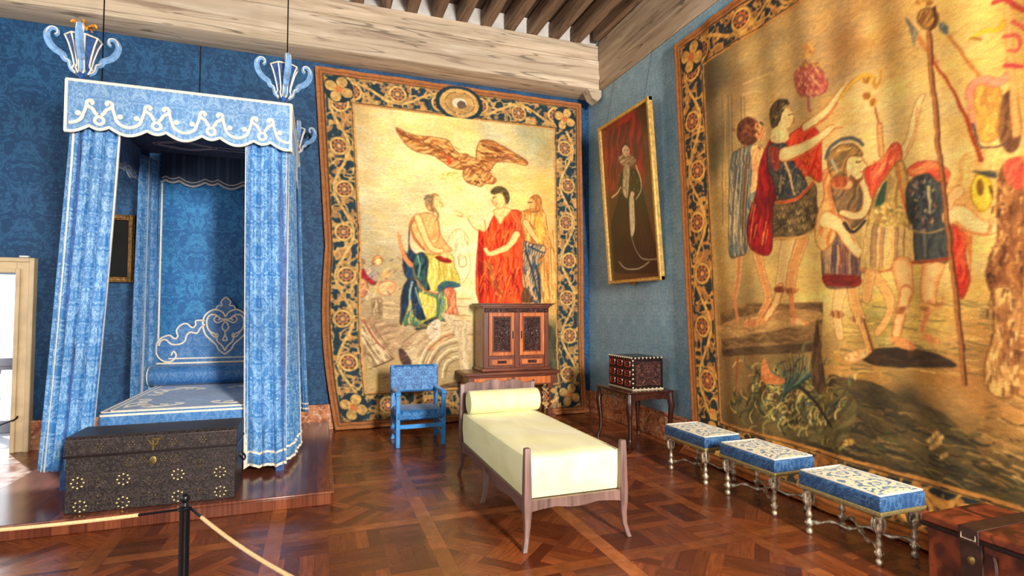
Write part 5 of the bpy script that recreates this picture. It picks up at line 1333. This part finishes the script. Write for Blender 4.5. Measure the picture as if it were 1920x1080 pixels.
obj('front_stretcher', MB().box(AX0+.05, AX1-.05, AY0+.015, AY0+.045, .225, .275), 'chair_paint', cc, bevel=.004)
obj('back_stretcher', MB().box(AX0+.05, AX1-.05, AY1-.045, AY1-.015, .225, .275), 'chair_paint', cc, bevel=.004)
m_ = MB(); m_.rings([[(AX0+.02+i_, AY0+.0+i_, z), (AX1-.02-i_, AY0+.0+i_, z), (AX1-.02-i_, AY1-.04-i_, z), (AX0+.02+i_, AY1-.04-i_, z)] for z, i_ in ((.335, .005), (.36, 0), (.42, 0), (.445, .03), (.455, .12))]); obj('seat', m_, 'chair_cloth', cc, bevel=.012)
m_ = MB(); y0 = AY1-.04
m_.rings([[(AX0+i_, y0+.02+(z-.6)*.16-.03+i2, z), (AX1-i_, y0+.02+(z-.6)*.16-.03+i2, z), (AX1-i_, y0+.02+(z-.6)*.16+.05-i2, z), (AX0+i_, y0+.02+(z-.6)*.16+.05-i2, z)] for z, i_, i2 in ((.60, .01, .02), (.62, 0, 0), (.93, 0, 0), (.955, .012, .02))])
obj('backrest', m_, 'chair_cloth', cc, bevel=.012)

# ================================================================== CARVED CABINET ON STAND
ar = thing('carved_cabinet', 'tall carved walnut two-door cabinet on a stand, before the back wall tapestry', 'cabinet', (2.78, 7.85, 0))
UX0, UX1, UY0, UY1 = 2.25, 3.29, 7.62, 8.03
obj('carcass', MB().box(UX0, UX1, UY0, UY1, .79, 1.72), 'armoire', ar, bevel=.004)
m_ = MB().box(UX0-.015, UX1+.015, UY0-.015, UY1, 1.72, 1.745).box(UX0-.04, UX1+.04, UY0-.04, UY1, 1.745, 1.77).box(UX0-.065, UX1+.065, UY0-.065, UY1, 1.77, 1.79); obj('cornice', m_, 'armoire_h', ar, bevel=.005)
m_ = MB().box(UX0+.02, UX1-.02, UY0-.012, UY0+.005, 1.66, 1.715); obj('carved_frieze', m_, 'carved', ar)
for x in (UX0+.045, (UX0+UX1)/2, UX1-.045):
    obj('pilaster', MB().box(x-.035, x+.035, UY0-.018, UY0+.002, .84, 1.66), 'armoire', ar, bevel=.004)
for x in (UX0+.045, UX1-.045, (UX0+UX1)/2): obj('carved_bracket', MB().box(x-.03, x+.03, UY0-.034, UY0-.014, 1.655, 1.715), 'carved', ar, bevel=.006)
mid = (UX0+UX1)/2
for sg in (-1, 1):
    a, b_ = (UX0+.085, mid-.04) if sg < 0 else (mid+.04, UX1-.085)
    z0, z1 = 1.02, 1.65
    m_ = MB()
    for (p, q, r_, s_) in ((a, a+.055, z0, z1), (b_-.055, b_, z0, z1), (a+.055, b_-.055, z0, z0+.055), (a+.055, b_-.055, z1-.055, z1)): m_.box(p, q, UY0-.03, UY0-.005, r_, s_)
    dr = obj('door', m_, 'orange_wood', ar, bevel=.006)
    m_ = MB(); e = .055
    for (p, q, r_, s_) in ((a+e, a+e+.018, z0+e, z1-e), (b_-e-.018, b_-e, z0+e, z1-e), (a+e+.018, b_-e-.018, z0+e, z0+e+.018), (a+e+.018, b_-e-.018, z1-e-.018, z1-e)): m_.box(p, q, UY0-.036, UY0-.005, r_, s_)
    obj('panel_moulding', m_, 'armoire', dr, bevel=.004)
    obj('carved_panel', MB().box(a+e+.018, b_-e-.018, UY0-.016, UY0-.004, z0+e+.018, z1-e-.018), 'carved', dr)
    # carved figure-like relief: mask, swags and leaves, symmetrical
    m_ = MB(); cx_ = (a+b_)/2; cz = (z0+z1)/2
    m_.rings([[(cx_+.032*k_*cos(2*PI*i/12), UY0-.016-h_, cz+.01+.05*k_*sin(2*PI*i/12)) for i in range(12)] for k_, h_ in ((1, 0), (.8, .014), (.3, .022))])
    for s2 in (-1, 1):
        for pts in ([(.0, .19), (.04, .2), (.07, .17), (.05, .14), (.03, .155)], [(.01, .13), (.05, .11), (.08, .06), (.06, .02), (.045, .05)], [(.01, -.06), (.05, -.06), (.085, -.1), (.06, -.14), (.04, -.11)], [(0, -.13), (.03, -.17), (.07, -.2), (.085, -.17)], [(.085, .2), (.09, .1), (.085, 0), (.09, -.1), (.085, -.2)]):
            m_.tube([(cx_+s2*p[0], UY0-.018, cz+p[1]) for p in cr(pts, 4)], .009, 6)
    obj('relief', m_, 'carved', dr)
    kx = b_-.028 if sg < 0 else a+.028
    obj('keyhole_plate', MB().box(kx-.010, kx+.010, UY0-.034, UY0-.029, 1.27, 1.38), 'black_metal', dr, bevel=.003)
    # drawer
    m_ = MB().box(a, b_, UY0-.022, UY0-.002, .87, .985); dw = obj('drawer', m_, 'armoire_h', ar, bevel=.004)
    m_ = MB().box(a+.03, b_-.03, UY0-.03, UY0-.02, .89, .965); obj('drawer_field', m_, 'orange_wood', dw, bevel=.006)
    m_ = MB().box(cx_-.07, cx_+.07, UY0-.036, UY0-.028, .905, .95); obj('drawer_cartouche', m_, 'carved', dw, bevel=.006)
m_ = MB().box(UX0-.02, UX1+.02, UY0-.03, UY1, .79, .84); obj('base_moulding', m_, 'armoire_h', ar, bevel=.012)
m_ = MB().box(1.96, 3.43, 7.50, 8.05, .745, .79).box(1.99, 3.40, 7.53, 8.05, .72, .745); obj('ledge', m_, 'armoire_h', ar, bevel=.01)
obj('stand_frieze', MB().box(2.02, 3.37, 7.56, 8.03, .58, .72), 'armoire_h', ar, bevel=.004)
for a, b_ in ((2.1, 2.67), (2.72, 3.29)):
    dw = obj('stand_drawer', MB().box(a, b_, 7.545, 7.565, .60, .705), 'orange_wood', ar, bevel=.005)
    obj('knob', MB().sphere(((a+b_)/2, 7.53, .652), .016), 'armoire', dw)
def twist(mb, cx_, cy_, z0, z1, r_, turns):
    rings = []; N_ = 72
    for j in range(N_+1):
        u = j/N_; z = z0+(z1-z0)*u; a = 2*PI*turns*u; e = r_*.38
        rings.append([(cx_+e*cos(a)+r_*.72*cos(2*PI*i/10), cy_+e*sin(a)+r_*.72*sin(2*PI*i/10), z) for i in range(10)])
    mb.rings(rings)
for x in (2.09, 3.30):
    for y in (7.62, 7.96):
        m_ = MB(); twist(m_, x, y, .20, .52, .034, 4); m_.box(x-.04, x+.04, y-.04, y+.04, .52, .58); m_.box(x-.04, x+.04, y-.04, y+.04, .13, .20); obj('twisted_column', m_, 'armoire', ar, smooth=50)
        obj('bun_foot', MB().lathe([(.03, 0), (.05, .02), (.052, .04), (.03, .06)], x, y, 14), 'armoire', ar)
obj('base_shelf', MB().box(2.01, 3.38, 7.55, 8.04, .06, .13), 'armoire_h', ar, bevel=.008)

# ================================================================== SIDE TABLE AND LITTLE CABINET
tb_ = thing('side_table', 'small very dark wooden table with curved legs against the right wall', 'table', (3.88, 6.17, 0))
TX0, TX1, TY0, TY1 = 3.56, 4.20, 5.80, 6.60
obj('table_top', MB().box(TX0-.02, TX1, TY0-.02, TY1+.02, .665, .69), 'table', tb_, bevel=.008)
ap = MB(); 
def apron(f, L_, off): 
    pts = [(0, .665), (L_, .665)]+[(L_-L_*u, .555+.03*math.sin(PI*u)+.012*math.sin(PI*u*3)**2) for u in [i/24 for i in range(25)]]
    return MB().prism(pts, f, off)
obj('front_apron', apron(lambda a, z: (TX0+.01, TY0+.03+a, z), TY1-TY0-.06, (.02, 0, 0)), 'table', tb_)
obj('end_apron', apron(lambda a, z: (TX0+.03+a, TY0+.01, z), TX1-TX0-.06, (0, .02, 0)), 'table', tb_)
obj('end_apron', apron(lambda a, z: (TX0+.03+a, TY1-.03, z), TX1-TX0-.06, (0, .02, 0)), 'table', tb_)
for y0 in (TY0+.10, (TY0+TY1)/2+.02):
    dw = obj('drawer', MB().box(TX0+.002, TX0+.012, y0, y0+.27, .60, .655), 'table', tb_, bevel=.004)
    obj('drawer_edging', MB().box(TX0-.002, TX0+.004, y0+.015, y0+.255, .61, .614).box(TX0-.002, TX0+.004, y0+.015, y0+.255, .641, .645), 'red_inlay', dw)
    obj('knob', MB().sphere((TX0-.008, y0+.135, .628), .010), 'dull_brass', dw)
for x, sx in ((TX0+.03, -1), (TX1-.03, 1)):
    for y, sy in ((TY0+.03, -1), (TY1-.03, 1)):
        m_ = MB()
        m_.rings([[(x+sx*o_+w_*cos(2*PI*i/8+PI/8), y+sy*o_+w_*sin(2*PI*i/8+PI/8), z) for i in range(8)] for z, o_, w_ in ((0, .025, .032), (.02, .028, .034), (.05, .012, .024), (.12, -.002, .021), (.25, -.004, .025), (.4, .008, .034), (.5, .016, .044), (.57, .006, .044), (.66, 0, .04))])
        obj('leg', m_, 'table_v', tb_, smooth=50)
cb = thing('table_cabinet', 'small chest of nine red inlaid drawers with scalloped bone edging, on the dark side table', 'cabinet', (3.93, 6.2, .69))
BX0, BX1, BY_0, BY_1 = 3.70, 4.14, 5.93, 6.52
obj('case', MB().box(BX0, BX1, BY_0, BY_1, .70, 1.08), 'black_wood', cb, bevel=.003)
obj('end_panel', MB().box(BX0+.04, BX1-.04, BY_0-.006, BY_0, .74, 1.04), 'carved', cb)
obj('top_board', MB().box(BX0-.01, BX1+.0, BY_0-.01, BY_1+.01, 1.08, 1.09), 'black_wood', cb)
obj('foot_board', MB().box(BX0-.01, BX1+.0, BY_0-.01, BY_1+.01, .69, .702), 'bone', cb)
for r_ in range(3):
    for k_ in range(3):
        y0 = BY_0+.025+k_*.185; z0 = .715+r_*.12
        dw = obj('drawer', MB().box(BX0-.008, BX0+.002, y0, y0+.17, z0, z0+.108), 'black_wood', cb, bevel=.002)
        m_ = MB()
        cy_, cz = y0+.085, z0+.054
        pts = [(cy_+.062*cos(a)*(1 if abs(cos(a)) < .9 else .96), cz+.036*sin(a)) for a in [2*PI*i/20 for i in range(20)]]
        pts = [(cy_+max(-.056, min(.056, .075*cos(a))), cz+max(-.032, min(.032, .045*sin(a)))) for a in [2*PI*i/32+.01 for i in range(32)]]
        m_.tube([(BX0-.010, p, q) for p, q in pts], .0075, 6, closed=True)
        obj('red_moulding', m_, 'red_inlay', dw)
        obj('knob', MB().sphere((BX0-.014, cy_, cz), .008), 'dull_brass', dw)
m_ = MB()
for i in range(12): m_.sphere((BX0-.006, BY_0+.02+i*.05, 1.088), .014, 8, 5)
for i in range(8): m_.sphere((BX0+.03+i*.055, BY_0-.006, 1.088), .013, 8, 5)
for i in range(7): m_.sphere((BX0-.002, BY_0-.004, .72+i*.056), .013, 8, 5)
for i in range(7): m_.sphere((BX0+.04+i*.06, BY_0-.006, .705), .011, 8, 5)
obj('scalloped_edging', m_, 'bone', cb)

# ================================================================== THREE STOOLS
def make_stool(loc, label):
    x, y, _ = loc
    st = thing('upholstered_stool', label, 'stool', loc, 'blue damask stools in a row')
    hx, hy = .215, .325
    m_ = MB(); m_.rings([[(x-hx+i_, y-hy+i_, z), (x+hx-i_, y-hy+i_, z), (x+hx-i_, y+hy-i_, z), (x-hx+i_, y+hy-i_, z)] for z, i_ in ((.362, .004), (.37, 0), (.455, 0), (.468, .012))])
    se = obj('seat', m_, 'stool_side', st, bevel=.008)
    m_ = MB(); m_.rings([[(x-hx+i_, y-hy+i_, z), (x+hx-i_, y-hy+i_, z), (x+hx-i_, y+hy-i_, z), (x-hx+i_, y+hy-i_, z)] for z, i_ in ((.466, .035), (.472, .037), (.477, .09))])
    obj('embroidered_top', m_, 'embroidery', se)
    m_ = MB(); w_ = .026
    for (a, b_, c_, d_) in ((x-hx, x-hx+w_, y-hy, y+hy), (x+hx-w_, x+hx, y-hy, y+hy), (x-hx+w_, x+hx-w_, y-hy, y-hy+w_), (x-hx+w_, x+hx-w_, y+hy-w_, y+hy)):
        m_.box(a+.008*(a < x-hx+.01), b_-.008*(b_ > x+hx-.01), c_+.008*(c_ < y-hy+.01), d_-.008*(d_ > y+hy-.01), .463, .475)
    obj('cream_border', m_, 'cream', se, bevel=.004)
    m_ = MB(); m_.box(x-hx-.004, x+hx+.004, y-hy-.004, y-hy+.004, .345, .366).box(x-hx-.004, x+hx+.004, y+hy-.004, y+hy+.004, .345, .366).box(x-hx-.004, x-hx+.004, y-hy, y+hy, .345, .366).box(x+hx-.004, x+hx+.004, y-hy, y+hy, .345, .366)
    obj('gold_braid', m_, 'gold_fringe', se, bevel=.003)
    m_ = MB(); m_.box(x-hx+.01, x+hx-.01, y-hy+.01, y+hy-.01, .328, .363); obj('seat_rail', m_, 'gold_fringe', st, bevel=.006)
    prof = [(.016, 0), (.024, .008), (.026, .03), (.014, .045), (.022, .06), (.03, .075), (.026, .095), (.014, .11), (.017, .125), (.026, .14), (.02, .158), (.015, .175), (.018, .2), (.027, .225), (.033, .25), (.026, .27), (.02, .28), (.032, .295), (.034, .325)]
    for sx in (-1, 1):
        for sy in (-1, 1):
            cx_, cy_ = x+sx*.17, y+sy*.275
            lg = obj('leg', MB().lathe(prof, cx_, cy_, 12), 'silver', st, smooth=60)
            m_ = MB()
            for k_ in range(6):
                a = 2*PI*k_/6
                m_.tube(cr([(cx_+.03*cos(a), cy_+.03*sin(a), .31), (cx_+.038*cos(a), cy_+.038*sin(a), .26), (cx_+.026*cos(a), cy_+.026*sin(a), .215)], 4), [.008, .009, .01, .01, .009, .008, .006, .005, .003], 5)
            for k_ in range(5):
                a = 2*PI*k_/5; m_.sphere((cx_+.024*cos(a), cy_+.024*sin(a), .085), .010, 6, 4)
            obj('carved_leaves', m_, 'silver', lg)
    for sx in (-1, 1):
        q = [(x+sx*.17*(1-.75*min(1, 2.2*min(u, 1-u))), y-.275+.55*u, .10+.022*math.sin(PI*u)+.012*math.sin(PI*u*6)) for u in [i/40 for i in range(41)]]
        m_ = MB().tube(q, [.014+.005*math.sin(i*.9) for i in range(41)], 8); obj('stretcher', m_, 'silver', st, smooth=60)
    return st
s0 = make_stool((3.70, 2.93, 0), 'blue stool with cream scroll top, nearest of the three, beside the leather trunk')
dup(s0, (3.73, 3.84, 0), 'blue stool with cream scroll top, middle one of the row of three along the tapestry')
dup(s0, (3.72, 4.68, 0), 'blue stool with cream scroll top, farthest of the three, nearest the dark side table')

# ================================================================== LEATHER TRUNK
tr = thing('leather_trunk', 'worn reddish leather trunk at the lower right corner beside the nearest stool', 'trunk', (3.82, 1.75, 0))
RX0, RX1, RY0, RY1 = 3.46, 3.99, 1.05, 2.30
obj('body', MB().box(RX0, RX1, RY0, RY1, .02, .42), 'trunk', tr, bevel=.008)
ld = obj('lid', MB().box(RX0-.02, RX1+.01, RY0-.02, RY1+.02, .425, .475), 'trunk', tr, bevel=.014)
obj('lid_edge', MB().box(RX0-.026, RX1+.012, RY0-.026, RY1+.026, .405, .43), 'black_wood', ld, bevel=.004)
for y in (2.06, 1.28):
    obj('strap', MB().box(RX0-.03, RX1+.014, y-.05, y+.05, .474, .482).box(RX0-.034, RX0-.02, y-.05, y+.05, .40, .482), 'trunk_strap', ld, bevel=.003)
    obj('front_strap', MB().box(RX0-.012, RX0+.002, y-.055, y+.055, .02, .405), 'trunk_strap', tr, bevel=.003)
    m_ = MB(); m_.rings([[(RX0-.012-h_, y+.0+.02*k_*cos(2*PI*i/12), .30+.026*k_*sin(2*PI*i/12)) for i in range(12)] for k_, h_ in ((1, 0), (.9, .01), (.4, .016))]); obj('lock', m_, 'dull_brass', tr)
    obj('buckle', MB().tube([(RX0-.03, y-.035, .45), (RX0-.034, y-.035, .42), (RX0-.034, y+.035, .42), (RX0-.03, y+.035, .45)], .005, 6), 'silver', ld)
m_ = MB().tube(cr([(RX0-.01, 1.95, .36), (RX0-.03, 1.93, .30), (RX0-.035, 1.94, .24), (RX0-.02, 1.97, .2)], 5), .008, 6); obj('handle', m_, 'trunk_strap', tr)

# ================================================================== ROPE BARRIER
def stanchion(x, y, label, group='posts of the rope barrier'):
    s_ = thing('rope_stanchion', label, 'stanchion', (x, y, 0), group)
    obj('post', MB().lathe([(.022, .02), (.022, .765), (.024, .77), (.024, .785), (.015, .79), (.012, .805)], x, y, 18), 'black_metal', s_)
    obj('ball_finial', MB().sphere((x, y, .825), .021, 16, 10), 'black_metal', s_)
    obj('base_plate', MB().lathe([(.15, 0), (.155, .008), (.15, .018), (.03, .026), (.022, .03)], x, y, 28), 'black_metal', s_)
    m_ = MB().tube([(x+.026*cos(2*PI*i/14), y+.026*sin(2*PI*i/14), .775) for i in range(14)], .005, 6, closed=True); obj('collar', m_, 'black_metal', s_)
    return s_
PXX, PYY = -.575, 2.92
stanchion(PXX, PYY, 'black metal rope post with ball top, in front of the studded chest')
stanchion(.56, 1.40, 'black rope post nearest the daybed side, at the lower edge of the view')
def rope(a, b_, sag, label, ha=.12, hb_=.12):
    A_, B_ = Vector(a), Vector(b_); N_ = 40; P3 = [tuple(A_.lerp(B_, i/N_)-Vector((0, 0, sag*4*(i/N_)*(1-i/N_)))) for i in range(N_+1)]
    L_ = (A_-B_).length; na = max(1, int(ha/L_*N_)); nb = max(1, int(hb_/L_*N_))
    r_ = thing('barrier_rope', label, 'rope', P3[0])
    obj('cord', MB().tube(P3[na:N_+1-nb], .0085, 8), 'rope', r_)
    obj('hook_end', MB().tube(P3[:na+1], .006, 6), 'black_metal', r_); obj('hook_end', MB().tube(P3[-nb-1:], .006, 6), 'black_metal', r_)
rope((PXX-.03, PYY, .775), (-2.75, 3.30, .775), .05, 'slack beige rope running left from the black rope post', .2, .12)
rope((PXX+.03, PYY-.01, .775), (.54, 1.42, .775), .10, 'slack beige rope running towards the viewer from the black rope post', .13, .12)
stanchion(-2.78, 3.31, 'black rope post at the far left end of the beige rope')
cord = thing('door_rope', 'short dark cord hooked on the right side of the stone door surround', 'rope', (-3.36, 8.08, .40))
obj('cord', MB().tube(cr([(-3.37, 8.07, .40), (-3.62, 7.95, .30), (-3.95, 7.8, .20), (-4.3, 7.65, .13)], 8), .008, 6), 'black_metal', cord)
obj('hook', MB().tube(cr([(-3.36, 8.10, .43), (-3.35, 8.07, .42), (-3.37, 8.05, .40), (-3.39, 8.07, .385)], 5), .010, 6), 'black_metal', cord)
